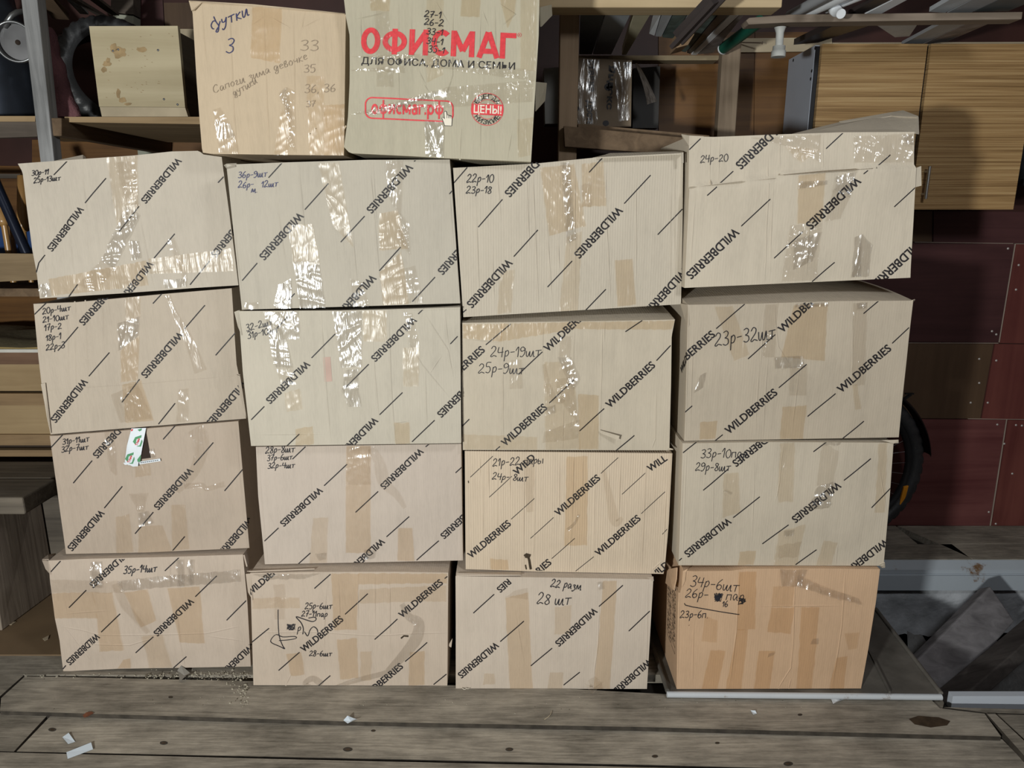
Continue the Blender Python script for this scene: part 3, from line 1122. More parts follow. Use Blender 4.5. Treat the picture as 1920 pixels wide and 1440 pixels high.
c.flap([(1300, 88, 0.02), (1885, 55, 0.02), (1888, 72, -0.003), (1300, 92, -0.001)], 0.003)

c = Carton('second_third', (460, 820, 4.5714), (90, 82), (1850, 56), (1865, 1055), (168, 1088), 0.05, 'rose',
           'cardboard box with one broad brown tape strip, handwritten 28, 37 and 32',
           under='second_second', depth=0.38, left=[(90, 82), (110, 500), (168, 1088)], seed=7, dent=0.003)
c.words([((653, 438), (313, 748)), ((1513, 107), (1173, 428)), ((1183, 878), (850, 1180)), ((2020, 548), (1687, 853))], 56)
c.dashes([(405, 185, 515, 80), (678, 410, 873, 228), (948, 636, 1140, 460), (1545, 80, 1575, 57), (165, 888, 285, 775), (450, 1088, 558, 990),
          (1212, 848, 1405, 675), (1468, 1052, 1658, 885), (1802, 303, 1855, 255)])
c.hand('28р-8шт', 170, 138, 56, 3)
c.hand('37р-6шт', 185, 200, 48, 3)
c.hand('32р-4шт', 190, 265, 50, 1)
for q in ([(1840, 80), (1850, 600)], [(120, 200), (150, 700)], [(100, 90), (190, 1080)]):
    c.crease(q, 3, 0.0008)
c.tape('tan', [(865, 75), (1075, 70), (1075, 985), (862, 985)], 0.0009)
c.tape('clear', [(870, 78), (1070, 75), (1075, 400), (870, 400)], 0.0014)
c.tape('faint', [(580, 690), (710, 680), (700, 1070), (550, 1080)], 0.001)
c.tape('tan', [(1310, 775), (1430, 770), (1450, 1055), (1305, 1060)], 0.0007)
c.tape('crinkle', [(1020, 960), (1120, 955), (1110, 1030), (1030, 1040)], 0.002)
c.tape('crinkle', [(600, 990), (700, 985), (690, 1045), (630, 1050)], 0.001)
c.tape_line('clear', [(1080, 90), (1150, 220), (1190, 380), (1300, 490), (1370, 600)], [60, 90, 110, 60, 30], 0.0025)
c.finish()

c = Carton('second_bottom', (450, 1040, 4.6829), (90, 162), (1828, 158), (1820, 1150), (118, 1146), 0.012, 'rose',
           'cardboard box with pen scribbles and a loose curl of clear tape, on the floor',
           under='second_third', top=[(90, 162), (600, 152), (1400, 150), (1828, 158)], seed=8, dent=0.006, rise=0.012)
c.words([((543, 833), (898, 542)), ((1403, 538), (1768, 232)), ((1058, 1268), (1418, 967)), ((65, 345), (420, 40))], 58)
c.dashes([(655, 293, 795, 170), (927, 513, 1123, 338), (1185, 735, 1382, 563), (340, 1013, 523, 855), (95, 775, 257, 642), (685, 1153, 792, 1063),
          (1450, 935, 1643, 768), (1797, 208, 1820, 190), (1700, 1138, 1812, 1047)])
c.hand('25р-6шт', 570, 470, 52, 1)
c.hand('27-11пар', 540, 535, 50, 0, sx=1.15)
c.hand('р', 505, 665, 60, 0)
c.hand('28-6шт', 607, 885, 50, 0)
c.line([(605, 548), (660, 540), (672, 560), (640, 578), (570, 560), (495, 538), (540, 590), (560, 640), (555, 690)], 1.5, 2, 0.0016, True)
c.line([(570, 665), (598, 705), (620, 650), (650, 622), (680, 640), (690, 672)], 1.5, 2, 0.0016, True)
c.line([(335, 480), (345, 690), (375, 790), (395, 822), (350, 800), (280, 770), (275, 740), (320, 695), (380, 715), (480, 710), (498, 725), (440, 740), (345, 748)], 1.3, 2, 0.0016, True)
rs = random.Random(5)
c.line([(415 + rs.random() * 75, 600 + rs.random() * 55) for _ in range(34)], 1.3, 2, 0.0016)
for q in ([(120, 680), (700, 668), (1190, 700), (1480, 690), (1810, 685)], [(860, 180), (890, 640)], [(1035, 170), (1040, 640)], [(1180, 170), (1190, 640)], [(1310, 150), (1320, 830)], [(760, 260), (740, 840)],
          [(400, 1150), (450, 1040)]):
    c.crease(q, 4, 0.0018)
c.line([(1415, 728), (1440, 708), (1480, 712)], 3, 7, 0.0012)
c.tape('tan', [(800, 165), (1040, 160), (1030, 640), (830, 650)], 0.0008)
c.tape('tan', [(1040, 160), (1820, 165), (1815, 250), (1040, 255)], 0.0008)
c.tape('faint', [(1050, 300), (1810, 270), (1810, 410), (1050, 420)], 0.0012)
c.tape('crinkle', [(100, 165), (700, 160), (560, 205), (240, 215)], 0.002)
c.tape('faint', [(110, 380), (520, 370), (530, 460), (110, 470)], 0.0015)
c.tape('tan', [(855, 730), (1030, 720), (1040, 1080), (880, 1090)], 0.001)
c.tape('faint', [(1060, 840), (1160, 840), (1150, 1100), (1060, 1100)], 0.001)
c.tape('tan', [(1490, 850), (1620, 840), (1620, 1140), (1480, 1145)], 0.0008)
c.tape('tan', [(410, 870), (540, 850), (570, 1050), (450, 1060)], 0.0012)
c.tape('clear', [(290, 260), (390, 260), (400, 560), (310, 560)], 0.002)
c.tape_line('crinkle', [(1420, 430), (1480, 540), (1570, 600), (1540, 740), (1430, 880), (1300, 1020)], [40, 90, 110, 100, 90, 60], 0.0035)
c.tape_line('crinkle', [(1300, 1030), (1000, 1105), (740, 1185), (575, 1135), (640, 1085), (720, 1140)], [50, 46, 34, 50, 60, 60], 0.003)
c.finish()
c.flap([(62, 150, 0.05), (205, 92, 0.10), (680, 88, 0.10), (655, 130, 0.008), (80, 152, 0.0)], 0.003)
c.flap([(50, 170, 0.01), (95, 165, 0.0), (110, 400, -0.003), (70, 330, 0.01)], 0.003)
c.flap([(1828, 800, 0.01), (1865, 735, 0.01), (1855, 815, 0.01)], 0.001)

# ------------------------------------------------------------------ third stack
c = Carton('third_first', (840, 270, 4.2356), (40, 190), (1868, 68), (1850, 1272), (122, 1375), (0.03, 0.055, 0.03), 'mid',
           'ridged cardboard box topping the third stack from the left, handwritten 22 and 23',
           depth=0.36, top=[(40, 190), (700, 155), (1250, 100), (1868, 68)], left=[(40, 190), (80, 780), (122, 1375)], right=[(1868, 68), (1862, 700), (1850, 1272)], seed=9, flute=0.55)
c.words([((815, 30), (468, 407)), ((1368, 512), (1018, 893)), ((493, 927), (168, 1287)), ((1895, 993), (1558, 1360))], 64)
c.dashes([(30, 328, 152, 187), (240, 660, 432, 440), (522, 893, 712, 682), (790, 1135, 983, 928), (1120, 225, 1230, 105), (1398, 473, 1607, 248),
          (1090, 1322, 1252, 1153), (1665, 720, 1860, 517), (115, 1340, 145, 1315)])
c.hand('22р-10', 145, 305, 62, 0, sx=1.1, w=1.5)
c.hand('23р-18', 140, 392, 58, 0, sx=1.15, w=1.5)
for q in ([(668, 170), (690, 620), (720, 1330)], [(1250, 130), (1262, 700), (1292, 1290)], [(1490, 90), (1495, 1270)], [(1005, 170), (1010, 780), (1005, 1310)], [(780, 600), (830, 1300)], [(1770, 80), (1765, 1250)],
          [(1800, 80), (1798, 1260)], [(215, 330), (255, 1340)], [(390, 190), (420, 620)], [(870, 740), (890, 1080)], [(620, 190), (650, 900)], [(350, 800), (370, 1330)]):
    c.crease(q, 3.8, 0.0019)
c.tape('tan', [(730, 190), (1000, 160), (1090, 650), (800, 730)], 0.0012)
c.tape('tan', [(1060, 160), (1230, 140), (1250, 490), (1060, 500)], 0.0012)
c.tape('crinkle', [(890, 150), (960, 145), (1010, 760), (940, 790)], 0.003)
c.tape('clear', [(1050, 330), (1130, 300), (1140, 500), (1060, 500)], 0.0025)
c.tape('faint', [(940, 740), (1060, 690), (1030, 1330), (880, 1330)], 0.001)
c.tape('tan', [(1320, 925), (1460, 910), (1490, 1275), (1345, 1290)], 0.0007)
c.tape('faint', [(420, 1010), (530, 1000), (500, 1340), (390, 1350)], 0.001)
c.finish()
c.flap([(1150, 108, 0.02), (1250, 84, 0.06), (1285, 72, 0.08), (1868, 56, 0.05), (1868, 72, -0.002), (1250, 102, -0.002)], 0.003)
c.flap([(1852, 70, -0.004), (1870, 66, 0.0), (1872, 150, 0.0), (1856, 150, -0.004)], 0.003)

c = Carton('third_second', (850, 570, 4.4651), (72, 158), (1855, 130), (1808, 1225), (80, 1222), (0.025, 0.025, 0.03), 'mid',
           'cardboard box with large handwritten 24 and 25, directly on the yellowish ribbed box',
           under='third_first', top=[(72, 158), (700, 150), (1400, 140), (1855, 130)], left=[(72, 158), (72, 600), (80, 1222)], seed=10, dent=0.006, rise=0.05, right=[(1855, 130), (1828, 270), (1822, 700), (1808, 1225)])
c.words([((-135, 720), (248, 368)), ((768, 378), (1150, 28)), ((413, 1172), (768, 847)), ((1287, 853), (1673, 497))], 62)
c.dashes([(272, 340, 478, 168), (545, 585, 745, 397), (803, 823, 1008, 632), (1055, 1057, 1262, 875), (1440, 232, 1580, 138), (1700, 473, 1818, 347),
          (1355, 1232, 1515, 1100), (355, 1222, 390, 1192), (72, 1025, 133, 963)])
c.hand('24р-19шт', 308, 440, 84, 0, slant=0.05)
c.hand('25р-9шт', 205, 575, 84, -1, slant=0.05)
for q in ([(1245, 180), (1240, 600), (1222, 1220)], [(1265, 150), (1262, 320)], [(750, 170), (745, 480)], [(415, 300), (415, 1210)], [(90, 290), (400, 320)], [(1700, 700), (1690, 1130), (1660, 1210)], [(920, 850), (915, 1210)],
          [(1010, 200), (1000, 600)]):
    c.crease(q, 3.8, 0.0017)
c.tape('tan', [(75, 168), (420, 165), (400, 310), (80, 285)], 0.0012)
c.tape('tan', [(400, 165), (1000, 150), (1020, 208), (390, 312)], 0.0012)
c.tape('tan', [(1000, 150), (1850, 140), (1825, 215), (1020, 208)], 0.0012)
c.tape('faint', [(755, 480), (1000, 480), (1060, 1210), (770, 1215)], 0.0016)
c.tape('crinkle', [(870, 440), (980, 440), (1040, 620), (990, 720)], 0.004)
c.tape('clear', [(900, 260), (990, 270), (970, 440), (880, 440)], 0.002)
c.tape('crinkle', [(770, 860), (850, 830), (850, 900), (790, 920)], 0.003)
c.tape('clear', [(850, 620), (1000, 610), (1040, 1000), (860, 760)], 0.004)
c.tape('clear', [(760, 1060), (1060, 960), (1040, 1120), (740, 1160)], 0.003)
c.tape('clear', [(470, 470), (570, 460), (580, 700), (470, 710)], 0.0015)
c.tape('tan', [(1040, 750), (1215, 760), (1210, 1210), (1050, 1215)], 0.0012)
c.tape('faint', [(80, 1090), (700, 1110), (700, 1215), (85, 1215)], 0.001)
c.tape_line('clear', [(755, 500), (790, 680), (850, 800), (930, 800)], [30, 40, 60, 30], 0.003)
c.finish()
c.flap([(1225, 1055, -0.004), (1392, 1105, -0.012), (1382, 1142, -0.012), (1230, 1080, -0.003)], 0.001)
c.flap([(1808, 1205, -0.002), (1842, 1214, 0.0), (1840, 1222, 0.0), (1808, 1222, -0.003)], 0.003)

c = Carton('third_third', (860, 830, 4.5714), (52, 72), (1832, 92), (1770, 1112), (60, 1085), 0.03, 'yellow',
           'yellowish ribbed cardboard box with a dark torn hole near its lower edge',
           under='third_second', depth=0.38, right=[(1832, 92), (1800, 700), (1770, 1040), (1755, 1125)], bot=[(60, 1085), (250, 1090), (640, 1105), (1755, 1128)], seed=11, flute=0.8)
c.words([((833, 607), (1198, 287)), ((88, 972), (433, 677)), ((1178, 952), (1543, 632)), ((415, 1330), (780, 1012)), ((1640, 1165), (1990, 850))], 58)
c.line([(480, 245), (505, 225)], 0.1)
t6 = (Carton.Z(c, (478, 258)), Carton.Z(c, (690, 75)))
for t in text_px('WILD', (c.Z((478, 258))), (c.Z((642, 112))), 58 / c.s, 0.02):
    c.poly(t, 1)
for t in text_px('WILL', (c.Z((1623, 228))), (c.Z((1775, 122))), 58 / c.s, 0.02):
    c.poly(t, 1)
c.dashes([(100, 295, 292, 115), (262, 465, 455, 285), (450, 652, 650, 473), (615, 817, 812, 637), (1218, 262, 1366, 127), (1400, 442, 1602, 258), (797, 992, 993, 815),
          (995, 1105, 1157, 975), (1563, 605, 1768, 420), (1745, 783, 1785, 740)], 1.2)
c.hand('21р-22 пары', 288, 200, 66, 3, sx=1.12)
c.hand('24р- 8шт', 283, 312, 56, -3, sx=1.25)
for q in ([(205, 90), (210, 1080)], [(250, 85), (262, 480)], [(330, 100), (328, 1000)], [(560, 120), (555, 1090)], [(655, 120), (648, 640), (640, 1100)], [(985, 90), (980, 350), (945, 1110)], [(1060, 100), (1060, 480)],
          [(1170, 180), (1150, 1110)], [(1290, 230), (1285, 420)], [(1385, 130), (1370, 700)], [(1605, 100), (1590, 500), (1565, 1110)], [(1780, 350), (1750, 1000)], [(180, 90), (185, 330)], [(865, 100), (860, 700)],
          [(440, 110), (440, 480)], [(1440, 500), (1425, 1100)], [(1655, 1090), (1745, 1010)]):
    c.crease(q, 4.2, 0.0022)
c.line([(562, 970), (580, 955), (612, 962), (598, 985), (605, 1010), (618, 1085)], 4.5, 7, 0.0012)
c.line([(570, 970), (598, 975)], 6.5, 7, 0.0013)
c.line([(572, 1045), (580, 1085)], 2.5, 7, 0.0012)
c.line([(82, 325), (85, 345)], 1.6, 7, 0.0012)
c.tape('tan', [(925, 120), (1105, 110), (1100, 870), (905, 878)], 0.0007)
c.tape('tan', [(270, 990), (420, 1000), (430, 1085), (275, 1085)], 0.0006)
c.tape('clear', [(560, 130), (650, 125), (640, 590), (580, 590)], 0.001)
c.tape_line('clear', [(1240, 230), (1300, 500), (1340, 680), (1400, 640)], [25, 40, 90, 30], 0.0012)
c.tape_line('crinkle', [(1030, 610), (985, 690), (930, 740)], [20, 24, 30], 0.002)
c.finish()

c = Carton('third_bottom', (840, 1060, 4.8), (68, 98), (1848, 122), (1790, 1112), (70, 1112), 0.0, 'rose',
           'cardboard box on the floor under the yellowish ribbed box, handwritten 22 and 28',
           under='third_third', left=[(68, 98), (70, 600), (70, 1112)], seed=12, dent=0.003, rise=0.006)
for t in text_px('WILDBERRIES', c.Z((800, -80)), c.Z((453, 228)), 58 / c.s, 0.02):
    q = clip_poly(t, [c.Z((430, 0)), c.Z((555, 135)), c.Z((590, 160)), c.Z((440, 300)), c.Z((380, 250))])
    if len(q) > 2:
        c.poly(q, 1)
c.words([((1328, 392), (978, 703)), ((443, 703), (103, 998)), ((1818, 857), (1478, 1160))], 60)
c.dashes([(228, 430, 415, 260), (470, 682, 682, 497), (745, 897, 935, 735), (1357, 365, 1573, 178), (1040, 1075, 1185, 957), (1625, 585, 1815, 410)])
c.hand('22 разм', 918, 190, 70, -6, w=1.5, sx=1.05)
c.hand('28 шт', 795, 342, 95, -2, w=1.5)
for q in ([(1355, 380), (1350, 700), (1300, 1060)], [(600, 400), (690, 900)], [(1800, 160), (1780, 1000)]):
    c.crease(q, 3.6, 0.0014)
c.tape('tan', [(515, 290), (720, 240), (760, 1105), (555, 1108)], 0.0008)
c.tape('clear', [(510, 280), (610, 215), (715, 200), (720, 300)], 0.002)
c.tape('tan', [(1395, 140), (1520, 135), (1455, 1108), (1310, 1108)], 0.0008)
c.tape('faint', [(960, 370), (1110, 350), (1090, 600), (955, 610)], 0.0006)
c.tape('faint', [(325, 975), (415, 965), (425, 1060), (315, 1075)], 0.0006)
c.tape('faint', [(915, 955), (1035, 955), (1030, 1105), (895, 1105)], 0.0006)
c.tape('crinkle', [(1340, 140), (1395, 135), (1395, 200), (1350, 205)], 0.0025)
c.tape_line('clear', [(1290, 1010), (1330, 1085), (1300, 1120)], [70, 130, 90], 0.004)
c.finish()
c.flap([(75, 75, 0.01), (655, 62, 0.03), (660, 78, 0.02), (655, 92, 0.0), (75, 98, 0.0)], 0.002)
c.flap([(1790, 108, 0.01), (1848, 100, 0.01), (1852, 135, -0.002), (1830, 130, -0.003)], 0.003)

# ------------------------------------------------------------------ right stack
c = Carton('right_first', (1270, 200, 4.0851), (90, 226), (1815, 193), (1785, 1310), (55, 1388), (0.03, 0.03, 0.02), 'mid',
           'sagging cardboard box topping the rightmost stack, its lid flap sticking up',
           depth=0.36, top=[(90, 226), (280, 232), (700, 215), (1260, 196), (1815, 193)], left=[(90, 226), (85, 610), (70, 1000), (55, 1388)], seed=13, dent=0.006,
           right=[(1815, 193), (1812, 480), (1800, 900), (1785, 1310)], fold=([(60, 620), (740, 548), (790, 520), (1500, 470), (1870, 455)], 0.011))
c.words([((830, 110), (463, 463)), ((1373, 557), (988, 923)), ((453, 947), (83, 1303)), ((1868, 1030), (1490, 1388))], 66)
c.dashes([(90, 330, 177, 245), (220, 682, 425, 495), (485, 915, 698, 710), (735, 1160, 948, 958), (1138, 322, 1272, 197), (1408, 518, 1440, 492), (1505, 475, 1625, 370), (1030, 1340, 1200, 1192),
          (1650, 768, 1812, 616)])
c.hand('24р-20', 172, 430, 56, 3)
c.line([(770, 520), (800, 522), (1100, 498), (1480, 472)], 2.4, 9, 0.0022)
for q in ([(250, 235), (245, 600)], [(325, 240), (310, 590)], [(785, 225), (780, 500)], [(690, 380), (682, 720), (668, 1340)], [(720, 560), (705, 1330)], [(1115, 210), (1110, 480)], [(130, 640), (95, 1300)], [(90, 615), (740, 545)],
          [(1000, 800), (985, 1330)]):
    c.crease(q, 4, 0.0018)
c.tape('clear', [(560, 240), (1100, 215), (1090, 430), (840, 300)], 0.002)
c.tape('faint', [(820, 300), (1085, 330), (945, 430), (900, 400)], 0.0015)
c.tape('clear', [(1340, 230), (1800, 205), (1800, 430), (1350, 430)], 0.0028)
c.tape('tan', [(905, 530), (1110, 510), (1090, 880), (905, 900)], 0.001)
c.tape('crinkle', [(1190, 540), (1345, 500), (1300, 700), (1170, 640)], 0.0028)
c.tape('clear', [(1170, 640), (1310, 690), (1230, 860), (1110, 880)], 0.003)
c.tape('crinkle', [(905, 580), (1120, 570), (1120, 600), (905, 635)], 0.0015)
c.tape('clear', [(850, 910), (1090, 890), (1060, 1330), (790, 1340)], 0.003)
c.tape('crinkle', [(870, 1020), (1080, 960), (1020, 1180), (880, 1250)], 0.003)
c.tape('crinkle', [(1400, 975), (1485, 1060), (1460, 1300), (1325, 1305)], 0.0012)
c.tape('crinkle', [(1345, 1000), (1400, 980), (1400, 1300), (1330, 1305)], 0.0012)
c.tape('crinkle', [(1700, 220), (1800, 215), (1800, 300), (1740, 290)], 0.0028)
c.finish()
c.flap([(870, 210, 0.005), (1822, 194, 0.003), (1852, 200, 0.02), (1848, 78, 0.14), (1720, 30, 0.28), (1650, 45, 0.28), (1240, 118, 0.24)], 0.004)
c.flap([(1240, 112, 0.238), (1650, 40, 0.275), (1730, 28, 0.27), (1846, 72, 0.135), (1835, 80, 0.13), (1640, 70, 0.23), (1300, 140, 0.2)], 0.004)
c.flap([(1808, 478, -0.008), (1868, 455, -0.002), (1870, 605, -0.002), (1812, 620, -0.008)], 0.004)
c.flap([(30, 212, 0.03), (92, 222, -0.002), (200, 228, 0.0), (88, 300, -0.002), (60, 300, 0.04)], 0.003)

c = Carton('right_second', (1260, 520, 4.1739), (125, 215), (1888, 182), (1775, 1252), (95, 1280), (-0.006, -0.006, 0.0), 'mid',
           'cardboard box with a domed lid, second from top in the rightmost stack, handwritten 23',
           under='right_first', depth=0.40, top=[(125, 215), (600, 208), (1300, 186), (1888, 182)], left=[(125, 215), (120, 700), (95, 1280)], right=[(1888, 182), (1850, 500), (1775, 1252)], seed=14, dent=0.005, rise=0.055)
c.words([((-75, 775), (322, 433)), ((843, 417), (1225, 57)), ((423, 1207), (808, 887)), ((1298, 883), (1698, 542))], 60)
c.dashes([(345, 400, 567, 210), (590, 635, 808, 448), (833, 862, 1047, 678), (1060, 1088, 1275, 907), (1497, 283, 1620, 180), (1720, 515, 1853, 392), (1328, 1265, 1500, 1125), (328, 1285, 395, 1230),
          (95, 1060, 157, 1005)])
c.hand('23р-32шт', 330, 540, 108, 7, w=1.6, sx=0.95)
for q in ([(680, 600), (650, 1270)], [(745, 640), (710, 1270)], [(800, 220), (830, 540), (920, 690)], [(720, 250), (690, 700)], [(990, 720), (935, 1230)], [(130, 250), (108, 1250)], [(1410, 300), (1405, 800)], [(170, 300), (140, 1260)]):
    c.crease(q, 3.8, 0.0016)
c.tape('clear', [(730, 210), (830, 205), (800, 620), (700, 620)], 0.0022)
c.tape('tan', [(950, 215), (1215, 205), (1185, 650), (850, 620)], 0.0012)
c.tape('crinkle', [(955, 205), (1215, 195), (1215, 225), (955, 232)], 0.0018)
c.tape('crinkle', [(790, 620), (1010, 610), (1030, 700), (800, 710)], 0.0018)
c.tape('clear', [(915, 700), (1050, 680), (1045, 920), (910, 920)], 0.0014)
c.tape('tan', [(860, 1010), (1050, 1000), (1020, 1260), (840, 1262)], 0.0016)
c.tape('clear', [(1410, 200), (1520, 195), (1500, 840), (1395, 840)], 0.0024)
c.tape('faint', [(1405, 840), (1440, 830), (1475, 1030), (1425, 1030)], 0.0012)
c.tape('faint', [(330, 230), (470, 225), (600, 600), (480, 650)], 0.001)
c.tape('tan', [(215, 1130), (350, 1120), (340, 1260), (215, 1265)], 0.0008)
c.tape('crinkle', [(215, 760), (265, 740), (240, 860), (170, 900)], 0.0012)
c.tape('crinkle', [(1430, 200), (1520, 195), (1505, 240), (1440, 250)], 0.002)
c.finish()
c.flap([(1888, 182, -0.003), (1905, 175, 0.01), (1895, 190, 0.02), (1870, 205, 0.0)], 0.003)
c.flap([(65, 205, 0.05), (122, 213, 0.0), (128, 380, -0.002), (100, 330, 0.03)], 0.003)

c = Carton('right_third', (1250, 810, 4.2667), (128, 76), (1815, 86), (1735, 1070), (95, 1066), (-0.016, -0.016, -0.014), 'mid',
           'cardboard box in front of the bicycle wheel, handwritten 33 and 29',
           under='right_second', left=[(128, 76), (112, 600), (95, 1066)], right=[(1815, 86), (1785, 500), (1735, 1070)], seed=15, dent=0.004)
c.words([((915, -35), (537, 258)), ((1378, 412), (1008, 703)), ((503, 702), (153, 983)), ((1758, 872), (1392, 1158))], 58)
c.dashes([(290, 463, 492, 293), (530, 682, 740, 513), (765, 895, 970, 737), (1173, 157, 1300, 62), (1412, 382, 1628, 210), (1030, 1060, 1195, 938), (1635, 603, 1790, 447), (130, 165, 237, 80), (98, 1028, 120, 1008)])
c.hand('33р-10пар', 268, 205, 72, 0, sx=1.1)
c.hand('29р-8шт', 225, 308, 64, 0, sx=1.1)
for q in ([(160, 100), (125, 1050)], [(370, 320), (370, 1060)], [(700, 250), (680, 880)], [(935, 90), (900, 400), (870, 540)], [(1365, 900), (1350, 1060)], [(1700, 300), (1760, 640)], [(135, 200), (105, 1000)]):
    c.crease(q, 3.6, 0.0014)
c.tape('faint', [(905, 85), (1020, 80), (1000, 550), (880, 550)], 0.0024)
c.tape('clear', [(1240, 80), (1370, 150), (1320, 430), (1190, 420)], 0.0024)
c.tape('crinkle', [(1200, 420), (1330, 390), (1290, 600), (1110, 610)], 0.0035)
c.tape('faint', [(890, 790), (1100, 730), (1040, 1060), (850, 1065)], 0.003)
c.tape('crinkle', [(930, 780), (1010, 770), (1000, 820), (930, 825)], 0.002)
c.tape('clear', [(890, 900), (1080, 870), (1040, 1000), (880, 1000)], 0.003)
c.tape('faint', [(1250, 860), (1360, 880), (1310, 1062), (1190, 1062)], 0.0014)
c.tape('tan', [(585, 955), (715, 950), (695, 1060), (570, 1062)], 0.0007)
c.tape('faint', [(450, 330), (570, 320), (580, 640), (440, 680)], 0.0016)
c.tape('crinkle', [(440, 450), (510, 470), (505, 490), (445, 465)], 0.003)
c.tape('faint', [(1690, 90), (1760, 85), (1740, 640), (1660, 640)], 0.001)
c.tape('crinkle', [(1240, 78), (1390, 78), (1380, 100), (1260, 102)], 0.002)
c.finish()
c.flap([(1720, 66, -0.002), (1855, 62, 0.0), (1855, 88, 0.0), (1815, 92, -0.003)], 0.003)
c.flap([(1700, 1062, 0.0), (1745, 1045, 0.0), (1748, 1085, 0.01), (1720, 1088, 0.01)], 0.003)

c = Carton('right_bottom', (1230, 1050, 4.2667), (222, 84), (1792, 74), (1640, 1028), (165, 1032), (-0.028, -0.028, -0.03), 'orange',
           'orange-brown cardboard box without print, torn corner, standing on the hatch lid',
           under='right_third', depth=0.40, top=[(222, 84), (300, 90), (600, 86), (720, 70), (1300, 66), (1792, 74)], left=[(222, 84), (205, 215), (175, 330), (165, 1032)], right=[(1792, 74), (1760, 330), (1700, 700), (1640, 1028)], seed=16, dent=0.004)
c.hand('34р-6шт', 268, 210, 84, -6)
c.hand('26р-', 230, 298, 72, -3, sx=1.2)
c.hand('пар.', 552, 312, 78, -4)
c.hand('16', 525, 368, 44, 0)
c.hand('23р-6п.', 188, 460, 56, 0)
c.line([(225, 345), (235, 360), (290, 374), (400, 392), (500, 407), (580, 418), (662, 428)], 1.4, 2, 0.0016)
rs = random.Random(9)
c.line([(465 + rs.random() * 70, 260 + rs.random() * 70) for _ in range(60)], 1.5, 2, 0.0016)
c.line([(658 + rs.random() * 58, 295 + rs.random() * 52) for _ in range(26)], 1.5, 2, 0.0016)
c.line([(262, 518), (265, 521)], 1.6, 7)


def sidequad(v0, v1, d0, d1):
    P = []
    for v, d in ((v0, d0), (v1, d0), (v1, d1), (v0, d1)):
        w = c.surf(along(c.Lf, v))
        P.append(Vector((w.x - .0014, w.y + d, w.z)))
    n = (P[1] - P[0]).cross(P[2] - P[0])
    c.mb.face(P if n.x < 0 else P[::-1], 1)


for d0, d1 in ((.025, .075), (.085, .135)):
    for k in range(11):
        v = .20 + k * .055
        sidequad(v, v + .004, d0, d1)
        if k < 10:
            for j in range(5):
                if rs.random() < .75:
                    sidequad(v + .018, v + .018 + .008 + .016 * rs.random(), d0 + .004 + j * .009, d0 + .009 + j * .009)
    for d in (d0, d1):
        sidequad(.20, .75, d, d + .0015)
for q in ([(668, 90), (640, 560), (585, 1025)], [(1515, 90), (1480, 520), (1410, 1025)], [(1110, 90), (1095, 620), (1075, 860), (975, 1030)], [(300, 480), (290, 1000)], [(1080, 940), (1060, 1030)], [(800, 365), (1520, 360)],
          [(185, 260), (172, 1020)]):
    c.crease(q, 4, 0.0019)
c.tape('tan', [(660, 90), (800, 90), (785, 545), (640, 550)], 0.0008)
c.tape('tan', [(645, 545), (730, 545), (680, 1028), (555, 1028)], 0.0008)
c.tape('tan', [(430, 710), (548, 715), (490, 1028), (365, 1028)], 0.0008)
c.tape('tan', [(915, 375), (1100, 375), (1070, 580), (885, 570)], 0.0008)
c.tape('tan', [(815, 718), (945, 720), (905, 1028), (780, 1028)], 0.0008)
c.tape('tan', [(1155, 370), (1300, 370), (1240, 1028), (1120, 1028)], 0.0008)
c.tape('faint', [(930, 205), (1100, 200), (1090, 360), (920, 370)], 0.0014)
c.tape('faint', [(390, 440), (490, 480), (480, 650), (360, 640)], 0.0008)
c.tape('tan', [(1440, 770), (1525, 760), (1500, 1028), (1380, 1028)], 0.0016)
c.tape('faint', [(1500, 580), (1620, 570), (1600, 700), (1530, 710)], 0.0018)
c.tape('crinkle', [(985, 70), (1200, 68), (1150, 200), (990, 200)], 0.0028)
c.tape('crinkle', [(1120, 110), (1300, 190), (1310, 260), (1110, 195)], 0.003)
c.tape('crinkle', [(1290, 190), (1610, 300), (1640, 350), (1300, 262)], 0.003)
c.tape('crinkle', [(895, 740), (945, 730), (930, 755), (885, 768)], 0.0018)
c.tape('crinkle', [(1240, 620), (1290, 610), (1290, 660), (1225, 664)], 0.0016)
c.finish()
# stamped table on the left side of the orange-brown box, the torn corner and something yellow inside
c.flap([(90, 75, 0.10), (165, 60, 0.03), (160, 150, 0.02), (140, 240, 0.0), (75, 185, 0.10)], 0.003)
c.flap([(215, 90, -0.002), (255, 70, -0.002), (240, 95, -0.004), (232, 170, -0.004), (212, 215, -0.003), (205, 215, -0.001)], 0.003)
mb = MB()
mb.prism([PY(*c.Z(p), 0.01) for p in [(170, 190), (214, 175), (214, 205), (180, 215)]], (0, 0.03, 0))
yl = mb.build('packing_sheet', plain('yellow_paper', (0.72, 0.58, 0.05), 0.5), c.root)
yl['label'] = 'yellow paper showing in the torn corner'

